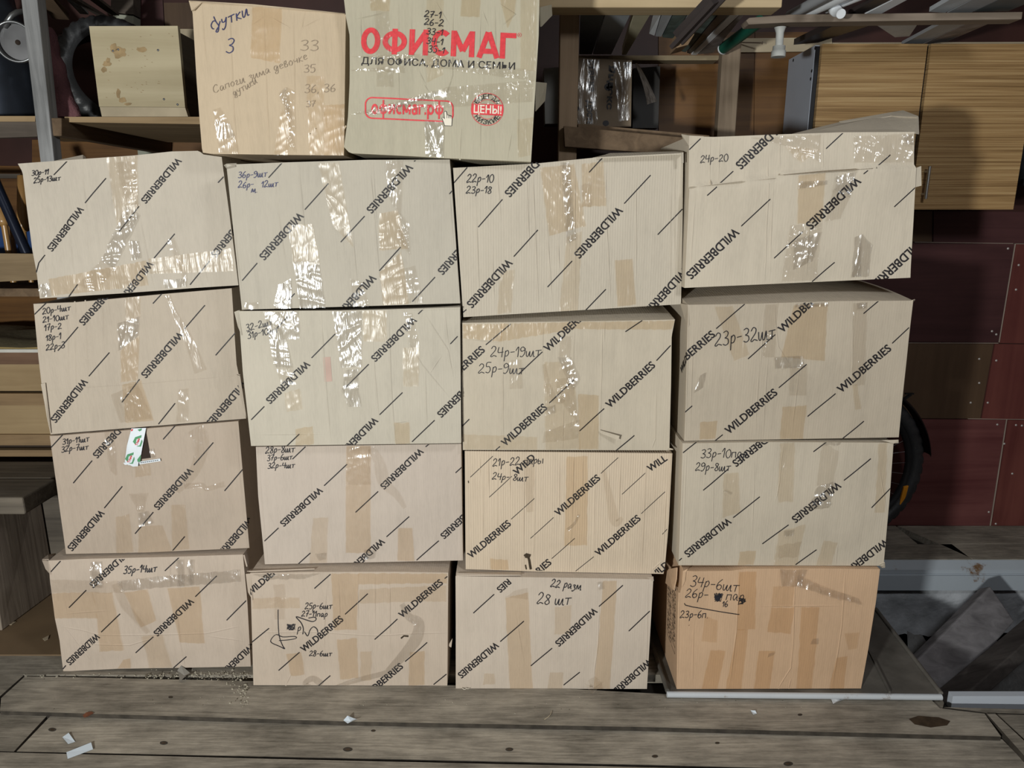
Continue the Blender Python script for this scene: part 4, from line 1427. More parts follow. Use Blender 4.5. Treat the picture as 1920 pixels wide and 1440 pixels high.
# ------------------------------------------------------------------ the two boxes lying across the stacks
c = Carton('top_tan', (340, 0, 4.5), (75, 12), (1388, 118), (1372, 1312), (182, 1288), 0.035, 'tan',
           'plain tan cardboard box on top of the left two stacks, with pencil numbers',
           depth=0.34, left=[(75, 12), (95, 110), (130, 700), (175, 1270), (182, 1288)], top=[(75, 12), (170, 22), (600, 45), (1388, 118)],
           bot=[(182, 1288), (260, 1300), (850, 1325), (1372, 1345)], seed=17, group='cardboard boxes on top of the stacks')
for st in hand_px('Дутки', *c.Z((255, 262)), 100 / c.s, 22, 1.15, 0.2, 3):
    for q in ribbon(st, 1.9):
        c.poly(q, 5, 0.0016)
c.hand('3', 375, 450, 125, 0, mi=5, w=1.9, sx=1.1)
for t, x, y, h in (('33', 1005, 432, 92), ('35', 1035, 615, 66), ('36, 36', 1042, 785, 66), ('37', 1055, 905, 52)):
    c.hand(t, x, y, h, 2, mi=3, w=1.25, sx=1.6 if h > 80 else 1.4, slant=0.05)
c.hand('Сапоги зима девочке', 275, 792, 66, 20, mi=3, w=1.0, sx=1.28)
c.hand('дутики', 450, 815, 60, 30, mi=3, w=1.0)
for q in ([(410, 50), (430, 500), (470, 1290)], [(700, 80), (720, 620), (745, 1300)], [(945, 110), (960, 600), (968, 1300)], [(1045, 90), (1010, 300)], [(1190, 150), (1010, 250)], [(760, 150), (920, 240)], [(1390, 1060), (1240, 1300)],
          [(600, 220), (720, 135)], [(170, 30), (220, 620)]):
    c.crease(q, 3.4, 0.0012)
c.tape('tan', [(600, 60), (850, 80), (835, 540), (590, 490)], 0.0007)
c.tape('faint', [(1060, 640), (1210, 650), (1200, 1310), (1080, 1310)], 0.0006)
c.tape('tan', [(1205, 890), (1380, 880), (1370, 1310), (1205, 1310)], 0.0006)
c.tape('crinkle', [(285, 1010), (420, 1050), (460, 1160), (305, 1180)], 0.0012)
c.tape('clear', [(275, 930), (340, 910), (420, 1060), (290, 1040)], 0.0018)
c.tape('clear', [(305, 1170), (465, 1160), (490, 1300), (320, 1290)], 0.001)
c.tape('crinkle', [(835, 800), (885, 740), (930, 970), (925, 1030)], 0.003)
c.tape('clear', [(890, 740), (960, 770), (965, 1290), (900, 1200)], 0.0028)
c.tape('faint', [(850, 930), (930, 1000), (900, 1310), (780, 1310)], 0.0012)
c.line([(1086, 1128), (1090, 1132)], 2, 7)
c.line([(1136, 1085), (1140, 1087)], 1.4, 7)
c.finish()
c.flap([(62, 5, 0.0), (175, 18, -0.004), (105, 85, -0.008), (85, 90, -0.004)], 0.002)
c.flap([(70, 4, 0.0), (600, 35, 0.0), (1380, 112, 0.0), (1380, 118, -0.003), (600, 47, -0.003), (75, 14, -0.003)], 0.003)

c = Carton('top_logo', (640, 0, 4.5), (15, -70), (1672, -60), (1600, 1366), (32, 1262), (0.0, 0.0, 0.0), 'cream',
           'large cream cardboard box with big red lettering, on top of the stacks',
           depth=0.36, left=[(15, -70), (40, 150), (70, 300), (72, 560), (70, 700), (55, 1000), (22, 1240)], bot=[(22, 1240), (70, 1292), (600, 1318), (870, 1334), (1600, 1366)],
           right=[(1672, -60), (1665, 300), (1640, 700), (1600, 1366)], seed=18, dent=0.005, group='cardboard boxes on top of the stacks')


def put(tris, mi, off=0.0013):
    for t in tris:
        c.poly(t, mi, off)


def ztext(s, a, b, h, bold, cap=0.7):
    return text_px(s, c.Z(a), c.Z(b), h / c.s, bold, cap)



def ell(cx, cy, rx, ry, a0=0, a1=360, n=40):
    return [(cx + rx * math.cos(math.radians(a0 + (a1 - a0) * k / n)), cy + ry * math.sin(math.radians(a0 + (a1 - a0) * k / n))) for k in range(n + 1)]


def block(letters, a, b, h, w, total):
    """heavy signboard letters from stroke paths (x right, y up, height 1)"""
    A, B = c.Z(a), c.Z(b)
    ln = math.dist(A, B)
    ux, uy = (B[0] - A[0]) / ln, (B[1] - A[1]) / ln
    k = ln / total
    hh = h / c.s

    def m(p):
        return (A[0] + ux * p[0] * k + uy * (p[1] - .5) * hh, A[1] + uy * p[0] * k - ux * (p[1] - .5) * hh)
    x = 0.0
    for wd, strokes in letters:
        for st, closed in strokes:
            n = len(st)
            for i in range(n - 1):
                p, q = st[i], st[i + 1]
                # offset in letter space so that strokes keep square ends
                def nrm(i0, i1):
                    dx, dy = st[i1][0] - st[i0][0], st[i1][1] - st[i0][1]
                    l = math.hypot(dx, dy) or 1
                    return (-dy / l * w / 2, dx / l * w / 2)
                if closed:
                    n0, n1 = nrm((i - 1) % (n - 1), i + 1), nrm(i, (i + 2) if i + 2 < n else 1)
                else:
                    n0 = n1 = nrm(i, i + 1)
                    if n > 3:
                        n0, n1 = nrm(max(i - 1, 0), i + 1), nrm(i, min(i + 2, n - 1))
                c.poly([m((x + p[0] + n0[0], p[1] + n0[1])), m((x + q[0] + n1[0], q[1] + n1[1])), m((x + q[0] - n1[0], q[1] - n1[1])), m((x + p[0] - n0[0], p[1] - n0[1]))], 4)
        x += wd


W_ = .2
BL_ = {
    'О': (.80, [(ell(.36, .5, .26, .42), True)]),
    'Ф': (1.02, [(ell(.47, .5, .36, .32), True), ([(.47, 0), (.47, 1)], False)]),
    'И': (.84, [([(.1, 0), (.1, 1)], False), ([(.62, 0), (.62, 1)], False), ([(.12, .12), (.60, .88)], False)]),
    'С': (.74, [(ell(.40, .5, .30, .41, 48, 312), False)]),
    'М': (.98, [([(.1, 0), (.1, 1)], False), ([(.78, 0), (.78, 1)], False), ([(.12, .92), (.44, .22)], False), ([(.76, .92), (.44, .22)], False)]),
    'А': (.86, [([(.08, 0), (.40, 1)], False), ([(.76, 0), (.42, 1)], False), ([(.2, .26), (.64, .26)], False)]),
    'Г': (.62, [([(.1, 0), (.1, 1)], False), ([(.0, .91), (.60, .91)], False)]),
}
wsum = sum(BL_[ch][0] for ch in 'ОФИСМАГ')
block([BL_[ch] for ch in 'ОФИСМАГ'], (168, 342), (1478, 392), 218, W_, wsum)
put(ztext('ДЛЯ ОФИСА, ДОМА И СЕМЬИ', (172, 514), (1465, 560), 58, 0.006), 1)
X_ = .60
bl_ = {
    'о': (.66, [(ell(.28, .30, .22, .24), True)]),
    'ф': (.88, [(ell(.40, .30, .30, .23), True), ([(.40, -.25), (.40, .85)], False)]),
    'и': (.66, [([(.08, 0), (.08, .6)], False), ([(.48, 0), (.48, .6)], False), ([(.1, .1), (.46, .5)], False)]),
    'с': (.58, [(ell(.30, .30, .22, .24, 50, 310), False)]),
    'м': (.82, [([(.08, 0), (.08, .6)], False), ([(.64, 0), (.64, .6)], False), ([(.1, .54), (.36, .12)], False), ([(.62, .54), (.36, .12)], False)]),
    'а': (.62, [(ell(.24, .19, .17, .15), True), ([(.46, 0), (.46, .40)], False), (ell(.28, .40, .18, .15, 0, 150), False)]),
    'г': (.48, [([(.08, 0), (.08, .6)], False), ([(0, .53), (.44, .53)], False)]),
    '.': (.28, [([(.06, .07), (.2, .07)], False)]),
    'р': (.68, [([(.08, -.28), (.08, .6)], False), (ell(.32, .30, .22, .24), True)]),
}
block([bl_[ch] for ch in 'офисмаг.рф'], (256, 892), (872, 902), 140, .15, sum(bl_[ch][0] for ch in 'офисмаг.рф'))


def zring(cx, cy, r, w, mi, a0=0, a1=360):
    pts = [(cx + r * math.cos(math.radians(a0 + (a1 - a0) * k / 48)), cy + r * math.sin(math.radians(a0 + (a1 - a0) * k / 48))) for k in range(49)]
    for q in ribbon([c.Z(p) for p in pts], w / c.s):
        c.poly(q, mi)


zring(1503, 296, 16, 3, 4)
put(ztext('R', (1497, 296), (1510, 297), 16, 0.0), 4)
rr = []
for (cx, cy, a0) in ((262, 880, 180), (885, 912, 270), (885, 972, 0), (262, 942, 90)):
    rr += [(cx + 58 * math.cos(math.radians(a0 + k * 15)), cy + 56 * math.sin(math.radians(a0 + k * 15))) for k in range(7)]
rr.append(rr[0])
for q in ribbon([c.Z(p) for p in rr], 12 / c.s):
    c.poly(q, 4)
zring(1232, 924, 135, 5, 4)
zring(1232, 924, 82, 4, 4)
c.poly([c.Z(p) for p in [(1098, 876), (1366, 884), (1362, 978), (1098, 966)]], 4, 0.0014)
put(ztext('ЦЕНЫ!', (1118, 920), (1352, 930), 64, 0.02), 6, 0.0018)
for wd_, up in (('ВСЕГДА', True), ('НИЗКИЕ', False)):
    n = len(wd_)
    for k, ch in enumerate(wd_):
        a = math.radians((-90 + (k - (n - 1) / 2) * 21) if up else (90 - (k - (n - 1) / 2) * 21))
        px, py = 1232 + 108 * math.cos(a), 924 + 108 * math.sin(a)
        tx, ty = (-math.sin(a), math.cos(a)) if up else (math.sin(a), -math.cos(a))
        put(ztext(ch, (px - tx * 17, py - ty * 17), (px + tx * 16, py + ty * 16), 38, 0.012), 1)
# pointing-hand cursor
cur = [(878, 940), (868, 950), (872, 1005), (858, 990), (850, 998), (862, 1030), (874, 1062), (932, 1064), (936, 1010), (932, 985), (920, 978), (912, 982), (905, 972), (893, 974), (888, 945)]
f = [c.surf(c.Z(p), 0.0015) for p in cur]
if (f[1] - f[0]).cross(f[2] - f[0]).dot(c.n) < 0:
    f = f[::-1]
c.mb.face(f, 6)
for q in ribbon([c.Z(p) for p in cur + cur[:1]], 5 / c.s):
    c.poly(q, 1, 0.0018)
for xx in (893, 908, 921):
    c.line([(xx, 975), (xx - 1, 1000)], 1.0, 1, 0.0018)
for t, x, y in (('27-1', 698, 145), ('26-2', 698, 212), ('33-1', 716, 292), ('34-1', 716, 372), ('35-1', 730, 446)):
    c.hand(t, x, y, 54, -6, w=1.7, sx=1.35, slant=0.05)
for q in ([(945, 0), (940, 640), (870, 860), (865, 1330)], [(1180, 0), (1155, 740)], [(690, 700), (745, 790)], [(650, 590), (720, 730)], [(1290, 0), (1310, 600)], [(160, 100), (175, 500)], [(480, 20), (490, 1000)], [(1010, 1080), (1000, 1350)],
          [(1330, 30), (1470, 120), (1350, 220)], [(800, 20), (910, 210)], [(400, 100), (100, 170)], [(1190, 90), (1240, 220)], [(1500, 650), (1490, 1340)], [(1180, 800), (1170, 1330)], [(590, 0), (600, 700)], [(1440, 1100), (1400, 1345)]):
    c.crease(q, 3.6, 0.0018)
c.tape('tan', [(240, -40), (410, -40), (405, 95), (245, 90)], 0.0012)
c.tape('clear', [(280, 95), (400, 95), (445, 740), (300, 735)], 0.001)
c.tape('faint', [(715, -60), (860, -60), (860, 640), (720, 700)], 0.0006)
c.tape('tan', [(1015, -40), (1175, -40), (1165, 150), (1005, 142)], 0.0008)
c.tape('tan', [(1330, -40), (1480, -40), (1460, 120), (1400, 240)], 0.0006)
c.tape('crinkle', [(705, 1020), (862, 1030), (862, 1330), (712, 1320)], 0.0012)
c.tape('clear', [(80, 480), (700, 460), (1630, 600), (1630, 690)], 0.0022)
c.tape('clear', [(80, 590), (540, 560), (540, 620), (90, 600)], 0.0022)
c.tape('clear', [(70, 970), (900, 740), (1620, 680), (1610, 860)], 0.0018)
c.tape('crinkle', [(190, 960), (830, 770), (860, 800), (300, 970)], 0.0028)
c.tape('faint', [(1480, 1010), (1620, 990), (1590, 1310), (1490, 1330)], 0.0006)
c.tape('faint', [(1510, 0), (1650, 0), (1640, 600), (1510, 600)], 0.0006)
c.finish()
c.flap([(1680, 60, 0.02), (1775, 38, 0.10), (1780, 130, 0.10), (1690, 225, 0.02)], 0.004)
c.flap([(1640, 690, 0.02), (1735, 700, 0.12), (1720, 850, 0.12), (1640, 940, 0.02)], 0.001)

# ------------------------------------------------------------------ room: floor boards, pit, walls
FLD, FLL = (0.115, 0.102, 0.083), (0.385, 0.345, 0.285)
floor_mats = [floorwood('floor_board_%d' % i, mul(FLD, k), mul(FLL, k), 1.7 * i) for i, k in ((1, 1.0), (2, 0.92), (3, 1.08), (4, 0.85))]
floor_mats.append(plain('floor_underside', (0.02, 0.017, 0.014), 0.95))
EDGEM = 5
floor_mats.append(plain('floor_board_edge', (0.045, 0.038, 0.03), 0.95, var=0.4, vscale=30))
fb = MB()


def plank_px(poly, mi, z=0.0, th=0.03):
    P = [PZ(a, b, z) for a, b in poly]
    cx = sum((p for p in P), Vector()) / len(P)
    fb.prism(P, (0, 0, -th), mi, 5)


def plank_w(x0, x1, y0, y1, mi, z=0.0, th=0.03):
    fb.box(x0, x1, y0, y1, z - th, z, mi)


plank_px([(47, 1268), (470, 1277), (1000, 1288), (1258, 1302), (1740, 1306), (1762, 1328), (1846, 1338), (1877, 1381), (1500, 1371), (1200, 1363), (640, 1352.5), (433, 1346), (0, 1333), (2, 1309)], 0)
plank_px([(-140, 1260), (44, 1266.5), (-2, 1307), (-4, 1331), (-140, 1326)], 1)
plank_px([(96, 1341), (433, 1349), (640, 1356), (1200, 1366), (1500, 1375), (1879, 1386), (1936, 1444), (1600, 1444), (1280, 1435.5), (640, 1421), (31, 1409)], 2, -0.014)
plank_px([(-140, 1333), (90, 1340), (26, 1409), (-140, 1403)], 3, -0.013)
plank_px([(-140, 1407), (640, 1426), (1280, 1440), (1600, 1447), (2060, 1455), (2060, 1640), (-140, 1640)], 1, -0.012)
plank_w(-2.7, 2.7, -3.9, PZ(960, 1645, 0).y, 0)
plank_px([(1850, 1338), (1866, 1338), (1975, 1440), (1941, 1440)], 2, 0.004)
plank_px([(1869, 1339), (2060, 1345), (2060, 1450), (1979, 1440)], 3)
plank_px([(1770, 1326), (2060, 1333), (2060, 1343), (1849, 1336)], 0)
# boards further back, mostly under the boxes
plank_w(-2.7, 0.49, 0.066, 0.30, 1)
plank_w(-2.7, 0.49, 0.304, 0.55, 2)
plank_w(-2.7, 0.49, 0.554, 0.84, 0)
plank_w(0.49, 0.62, -0.02, 0.84, 3)
plank_w(-2.7, 1.95, 0.843, 0.98, 3)
plank_w(-2.7, 1.80, 0.984, 1.17, 1)
fb.prism([Vector((1.956, 0.843, 0)), Vector((2.7, 0.843, 0)), Vector((2.7, 0.98, 0)), Vector((1.90, 0.98, 0))], (0, 0, -0.03), 2)
fb.prism([Vector((1.895, 0.984, 0)), Vector((2.7, 0.984, 0)), Vector((2.7, 1.17, 0)), Vector((1.81, 1.17, 0))], (0, 0, -0.03), 0)
# ground below the boards (open over the pit)
fb.box(-2.7, 0.60, -3.9, 1.17, -0.08, -0.037, 4)
fb.box(0.60, 2.7, -3.9, -0.03, -0.08, -0.037, 4)
fb.box(0.60, 2.7, 0.845, 1.17, -0.08, -0.031, 4)
# saw marks and a nail-marked oil patch in the front board
patch = [PZ(a, b, 0.0006) for a, b in ((1704, 1348), (1722, 1342), (1760, 1345), (1782, 1352), (1776, 1360), (1745, 1364), (1715, 1358))]
fb.face(patch[::-1] if (patch[1] - patch[0]).cross(patch[2] - patch[0]).z < 0 else patch, 6)
floor_mats.append(plain('oil_patch', (0.05, 0.033, 0.02), 0.6, var=0.4, vscale=40))
rf = random.Random(3)
for (kx, ky, kr) in ((98, 1368, 5), (307, 1393, 5), (652, 1405, 6), (955, 1405, 5), (1228, 1418, 4), (1478, 1432, 6), (1345, 1393, 3), (320, 1307, 3), (1500, 1340, 3), (700, 1370, 3)):
    for rad, mi in ((1.0, 5), (0.55, 6)):
        P = [PZ(kx + kr * 1.5 * rad * math.cos(t), ky + kr * 0.7 * rad * math.sin(t), (-0.0135 if ky > 1366 else 0.0005) + 0.0003 * (1 - rad)) for t in (k * math.pi / 8 for k in range(16))]
        fb.face(P[::-1] if (P[1] - P[0]).cross(P[2] - P[0]).z < 0 else P, mi)
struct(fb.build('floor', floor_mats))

conc = plain('concrete', (0.40, 0.42, 0.45), 0.9, bump=0.9, bscale=45, var=0.25, vscale=14)
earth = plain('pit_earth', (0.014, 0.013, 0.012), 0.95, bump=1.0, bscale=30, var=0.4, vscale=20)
pm = MB()
rows = []
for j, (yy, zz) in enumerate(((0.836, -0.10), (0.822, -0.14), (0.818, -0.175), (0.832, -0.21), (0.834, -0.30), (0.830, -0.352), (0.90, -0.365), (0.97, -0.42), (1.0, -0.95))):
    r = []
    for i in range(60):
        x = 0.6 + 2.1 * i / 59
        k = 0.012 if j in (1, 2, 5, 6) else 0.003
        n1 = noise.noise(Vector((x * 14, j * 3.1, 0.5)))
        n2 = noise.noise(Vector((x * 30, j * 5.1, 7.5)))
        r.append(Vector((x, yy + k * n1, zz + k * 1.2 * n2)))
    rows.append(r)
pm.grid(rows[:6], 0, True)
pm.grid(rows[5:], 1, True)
pm.face([Vector((0.6, -0.03, -0.95)), Vector((2.7, -0.03, -0.95)), Vector((2.7, 1.0, -0.95)), Vector((0.6, 1.0, -0.95))], 1)
pm.face([Vector((0.6, -0.03, -0.03)), Vector((2.7, -0.03, -0.03)), Vector((2.7, -0.03, -0.95)), Vector((0.6, -0.03, -0.95))], 1)
pm.face([Vector((0.6, -0.03, -0.03)), Vector((0.6, 1.0, -0.03)), Vector((0.6, 1.0, -0.95)), Vector((0.6, -0.03, -0.95))], 1)
pm.face([Vector((2.7, -0.03, -0.03)), Vector((2.7, 1.0, -0.03)), Vector((2.7, 1.0, -0.95)), Vector((2.7, -0.03, -0.95))], 1)
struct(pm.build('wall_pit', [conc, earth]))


def rusty(name, c):
    m, nt, p = mat_base(name)
    p.inputs['Roughness'].default_value = 0.55
    tc = N(nt, 'ShaderNodeTexCoord')
    n1 = N(nt, 'ShaderNodeTexNoise', Scale=5.0, Detail=8.0, Roughness=0.7)
    L(nt, tc, 'Object', n1, 'Vector')
    r = ramp(nt, [(0.0, c), (0.57, mul(c, 0.9)), (0.63, (0.17, 0.10, 0.05)), (0.72, (0.08, 0.045, 0.025))])
    L(nt, n1, 'Fac', r, 'Fac')
    L(nt, r, 'Color', p, 'Base Color')
    return m


steel = rusty('painted_steel', (0.42, 0.47, 0.52))
tm = MB()
tm.prism([Vector((0.6, 0.842, -0.004)), Vector((0.6, 0.80, -0.028)), Vector((0.6, 0.80, -0.045)), Vector((0.6, 0.842, -0.045))], (2.1, 0, 0))
tm.box(0.6, 2.7, 0.790, 0.80, -0.118, -0.05)
tm.box(0.6, 2.7, 0.80, 0.84, -0.06, -0.046)
struct(tm.build('trim_1', steel))
tm = MB()
tm.box(1.33, 2.7, -0.052, -0.03, -0.035, 0.012)
struct(tm.build('trim_2', rusty('painted_steel_front', (0.52, 0.56, 0.62))))

# back wall with its cladding sheets
orange = wood('varnished_plywood', (0.075, 0.034, 0.012), (0.185, 0.09, 0.029), 'X', 0.5, 0.6, 0.1, 3.0, spec=0.25)
darkw = plain('dark_maroon_boards', (0.045, 0.018, 0.015), 0.5, var=0.35, vscale=4)


def streaked(name, a, b, axis, seed):
    return wood(name, a, b, axis, 0.42, 0.45, 0.15, seed, spec=0.4)


wm = [darkw, orange, streaked('maroon_sheet_dark', (0.038, 0.015, 0.016), (0.085, 0.035, 0.035), 'X', 1.0), streaked('maroon_sheet_red', (0.085, 0.022, 0.02), (0.155, 0.05, 0.04), 'Z', 2.0),
      streaked('brown_sheet', (0.06, 0.035, 0.02), (0.11, 0.068, 0.04), 'Z', 5.0), streaked('red_sheet_streaked', (0.075, 0.02, 0.021), (0.16, 0.06, 0.055), 'X', 7.0),
      plain('pale_joint', (0.30, 0.24, 0.2), 0.7), plain('beige_batten', (0.42, 0.35, 0.24), 0.6, var=0.1), plain('screw_head', (0.45, 0.42, 0.40), 0.4, 0.3)]
YW = 1.18
wb = MB()
wb.box(-2.75, 2.75, YW, YW + 0.06, -0.1, 2.62, 0)


def sheet(poly, mi, y=YW, th=0.006):
    wb.prism([PY(a, b, y - th) for a, b in poly], (0, th + 0.002, 0), mi)


sheet([(1560, 396), (1748, 396), (1747, 453), (1560, 452)], 4)
sheet([(1751, 396), (2080, 398), (2080, 458), (1750, 454)], 2)
sheet([(1560, 455), (1902, 457.5), (1872, 642), (1560, 640)], 2)
sheet([(1905.5, 458), (2080, 459), (2080, 646), (1875, 643)], 3)
sheet([(1560, 643), (1863, 645), (1838, 785), (1560, 783)], 4)
sheet([(1866, 645), (2080, 648), (2080, 789), (1841, 786)], 3)
sheet([(1560, 785.5), (1886, 787), (1855, 986), (1560, 984)], 5)
sheet([(1890.5, 787.5), (2080, 791), (2080, 992), (1859, 987)], 3)
for a, b in (((1904, 457), (1873.5, 642)), ((1888, 786), (1857, 987))):
    for q in ribbon([lerp(a, b, t / 6) for t in range(7)], 1.6):
        sheet(q, 6, YW, 0.0066)
for a, b in (((1815, 785.2), (2000, 787.5)), ((1715, 454), (1900, 456.6)), ((1700, 643), (1872, 643.5)), ((1905, 457.2), (2000, 458.2))):
    for q in ribbon([a, b], 1.0):
        sheet(q, 6, YW, 0.0064)
for (sx, sy) in ((1890, 466), (1905, 543), (1910, 497), (1860, 621), (1868, 627), (1836, 673), (1868, 676), (1836, 718), (1820, 755), (1852, 755), (1870, 796), (1905, 797), (1916, 798), (1854, 960), (1867, 982), (1883, 832), (1898, 888)):
    p = PY(sx, sy, YW - 0.006)
    wb.lathe(p, (0, -1, 0), [(0.0, 0.003), (0.004, 0.0028), (0.005, 0.0)], 10, 8)
# plywood region behind the shelving and lower left
sheet([(1235, 60), (1415, 60), (1412, 330), (1235, 330)], 1)
sheet([(1416, 60), (1530, 60), (1505, 330), (1413, 330)], 1)
sheet([(60, 262), (420, 266), (420, 330), (60, 330)], 1)
sheet([(-60, 310), (90, 312), (150, 640), (-30, 640)], 1)
sheet([(1376, 72), (1560, 70), (1560, 96), (1376, 98)], 7, YW, 0.02)
sheet([(1560, 80), (2080, 78), (2080, 85), (1560, 86)], 7, YW, 0.012)
sheet([(290, 54), (720, 56), (720, 80), (290, 78)], 7, YW, 0.02)
sheet([(232, 0), (305, 0), (308, 62), (235, 62)], 2)
sheet([(307, 5), (380, 5), (384, 66), (310, 66)], 4)
struct(wb.build('wall_back', wm))
rm = MB()
rm.box(-2.75, -2.69, -3.9, 1.18, -0.1, 2.62)
struct(rm.build('wall_left', plain('dark_boards_left', (0.10, 0.075, 0.055), 0.8, var=0.3)))
rm = MB()
rm.box(2.69, 2.75, -3.9, 1.18, -0.1, 2.62)
struct(rm.build('wall_right', plain('dark_boards_right', (0.10, 0.06, 0.05), 0.8, var=0.3)))
rm = MB()
rm.box(-2.75, 2.75, -3.9, 1.24, 2.62, 2.68)
struct(rm.build('ceiling', plain('ceiling_boards', (0.20, 0.17, 0.14), 0.8, var=0.3)))

# ------------------------------------------------------------------ hatch lid over the pit, boards in the pit
grime = plain('grimy_sheet_metal', (0.10, 0.092, 0.08), 0.5, var=0.5, vscale=7, bump=0.25, bscale=25)
rim = rusty('worn_lid_rim', (0.50, 0.53, 0.56))
lid = thing('hatch_lid', 'grimy sheet-metal hatch lid on the floor under the orange-brown box', 'hatch', (0.9, 0.2, 0.0))
mb = MB()
a, b_, c_, d_ = PZ(1250, 1296, 0.019), PZ(1764, 1301, 0.019), PZ(1642, 1143, 0.019), PZ(1240, 1238, 0.019)
d_ = Vector((a.x, c_.y, 0.019))
lx0, lx1 = a.x, b_.x
mb.prism([a, b_, c_, d_], (0, 0, -0.012), 0)
s1, s2 = PZ(1668, 1299, 0.02), PZ(1628, 1218, 0.02)
mb.bar(s1 + Vector((0, 0, 0.002)), s2 + (s2 - s1) * 0.8 + Vector((0, 0, 0.002)), 0.006, 0.006, mi=0)
mb.build('metal_sheet', grime, lid)
mb = MB()
mb.tube([a + Vector((0, -0.004, -0.008)), lerp3(a, b_, .5) + Vector((0, -0.004, -0.008)), b_ + Vector((0, -0.004, -0.008))], 0.0095, 10)
mb.build('rim', rim, lid)
mb = MB()
mb.tube([b_ + Vector((0, 0, 0.002)), c_ + Vector((0, 0, 0.002))], 0.007, 8)
mb.build('side_rim', grime, lid)
mb = MB()
mb.tube([a + Vector((0.002, 0, 0.002)), d_ + Vector((0.002, 0, 0.002))], 0.007, 8)
mb.build('side_rim', grime, lid)
# broken wood at the lid's corner
mb = MB()
mb.prism([PZ(x, y, -0.004) for x, y in ((1722, 1306), (1764, 1306), (1770, 1318), (1766, 1332), (1752, 1328), (1738, 1316))], (0, 0, -0.02))
tag(mb.build('wood_splinter', wood('splintered_wood', (0.08, 0.07, 0.055), (0.25, 0.22, 0.18), 'X'), origin=PZ(1745, 1318, -0.01)), 'broken end of board poking out under the hatch lid corner', 'wood')

oldw = wood('old_grey_wood', (0.10, 0.095, 0.10), (0.26, 0.25, 0.26), 'X', 0.85, 0.8, 0.6, 4.0)
darkwood = wood('damp_dark_wood', (0.035, 0.03, 0.028), (0.09, 0.08, 0.075), 'X', 0.85, 0.8, 0.5, 6.0)
A = PY(1735, 1285, 0.22)
B = PY(1880, 1132, 0.55)
d = (B - A).normalized()
s = Vector((0.62, -0.15, -0.55))
s = (s - d * s.dot(d)).normalized()
mb = MB()
u = s.cross(d).normalized()
A = A - d * 0.35
mb.prism([A - s * 0.075, A + s * 0.075, A + s * 0.075 - u * 0.05, A - s * 0.075 - u * 0.05], B - A)
tag(mb.build('wooden_board', oldw, origin=A, bevel=0.006), 'thick grey board with a pale worn end leaning in the open pit', 'board', 'old boards in the pit')
A2 = PY(1790, 1310, 0.12)
B2 = PY(1965, 1160, 0.50)
mb = MB()
A2 = A2 - (B2 - A2) * 0.1
mb.bar(A2, B2, 0.05, 0.09, up=(0.3, -1, 0.4))
tag(mb.build('wooden_board', darkwood, origin=A2, bevel=0.004), 'narrow dark board leaning in the open pit beside the thick grey board', 'board', 'old boards in the pit')
mb = MB()
rws = []
for j in range(14):
    r = []
    for i in range(18):
        p = Vector((1.62 + 0.032 * i, 0.42 + 0.02 * j, -0.50 + 0.018 * j))
        p += Vector((0, 0, 0.07 * noise.noise(Vector((i * .45, j * .5, 2.0))) + 0.03 * noise.noise(Vector((i * 1.1, j * 1.2, 5.0)))))
        r.append(p)
    rws.append(r)
mb.grid(rws, 0, True)
rws2 = [[Vector((p.x, p.y, -0.945)) for p in r] for r in rws]
mb.grid(rws2[::-1], 0, True)
mb.grid([rws[0], rws2[0]], 0, True)
tag(mb.build('crumpled_sack', plain('grey_sack', (0.13, 0.13, 0.13), 0.55, bump=1.0, bscale=60, var=0.3), origin=(1.9, 0.5, -0.95)), 'crumpled grey sack lying in the open pit', 'sack')

# ------------------------------------------------------------------ small scraps on the floor


def scrap(name, poly, z, mat, label, cat, curl=0.003, group=None):
    P = [PZ(a, b, z) for a, b in poly]
    ce = sum(P, Vector()) / len(P)
    mb = MB()
    n = len(P)
    top = [p + Vector((0, 0, curl * (0.5 + 0.5 * math.sin(k * 2.1)))) for k, p in enumerate(P)]
    for k in range(n):
        mb.face([ce + Vector((0, 0, 0.0005)), top[k], top[(k + 1) % n]])
    return tag(mb.build(name, mat, origin=ce), label, cat, group)


paper = plain('white_paper', (0.62, 0.70, 0.78), 0.6, var=0.05)
scrap('paper_scrap', ((117, 1383), (129, 1375.5), (141, 1391), (128, 1396)), -0.013, paper, 'small square scrap of white paper on the front floor board', 'paper', 0.003)
scrap('paper_scrap', ((124.5, 1411), (171, 1393), (174.5, 1405), (127, 1423.5)), -0.011, paper, 'long white paper label lying across the seam of two floor boards', 'paper', 0.002)
scrap('bark_chip', ((155, 1342), (162, 1337), (172, 1334), (176, 1338), (165, 1345), (158, 1346)), 0.001, plain('reddish_bark', (0.16, 0.06, 0.03), 0.8), 'reddish brown chip in the seam of the floor boards', 'wood chip')
scrap('foil_scrap', ((644, 1354), (652, 1348), (663, 1347), (671, 1352), (664, 1357), (652, 1357)), 0.001, paper, 'crumpled white scrap on the floor seam in front of the second stack', 'paper', 0.012)
scrap('paper_scrap', ((1407, 1333), (1416, 1334), (1419, 1338), (1412, 1341)), 0.001, paper, 'tiny white chip on the floor in front of the rightmost stack', 'paper', 0.004)
scrap('fluff', ((1558, 1313), (1566, 1310), (1575, 1312), (1582, 1314), (1572, 1319), (1562, 1320)), 0.001, plain('white_fluff', (0.55, 0.56, 0.57), 0.9), 'white fluff on the floor under the front rim of the hatch lid', 'fluff', 0.008)
scrap('plastic_scrap', ((1096, 1290), (1104, 1281), (1120, 1279), (1130, 1285), (1127, 1296), (1112, 1303), (1100, 1298)), 0.002, M['clear'], 'scrap of clear plastic at the foot of the third stack', 'plastic', 0.03)
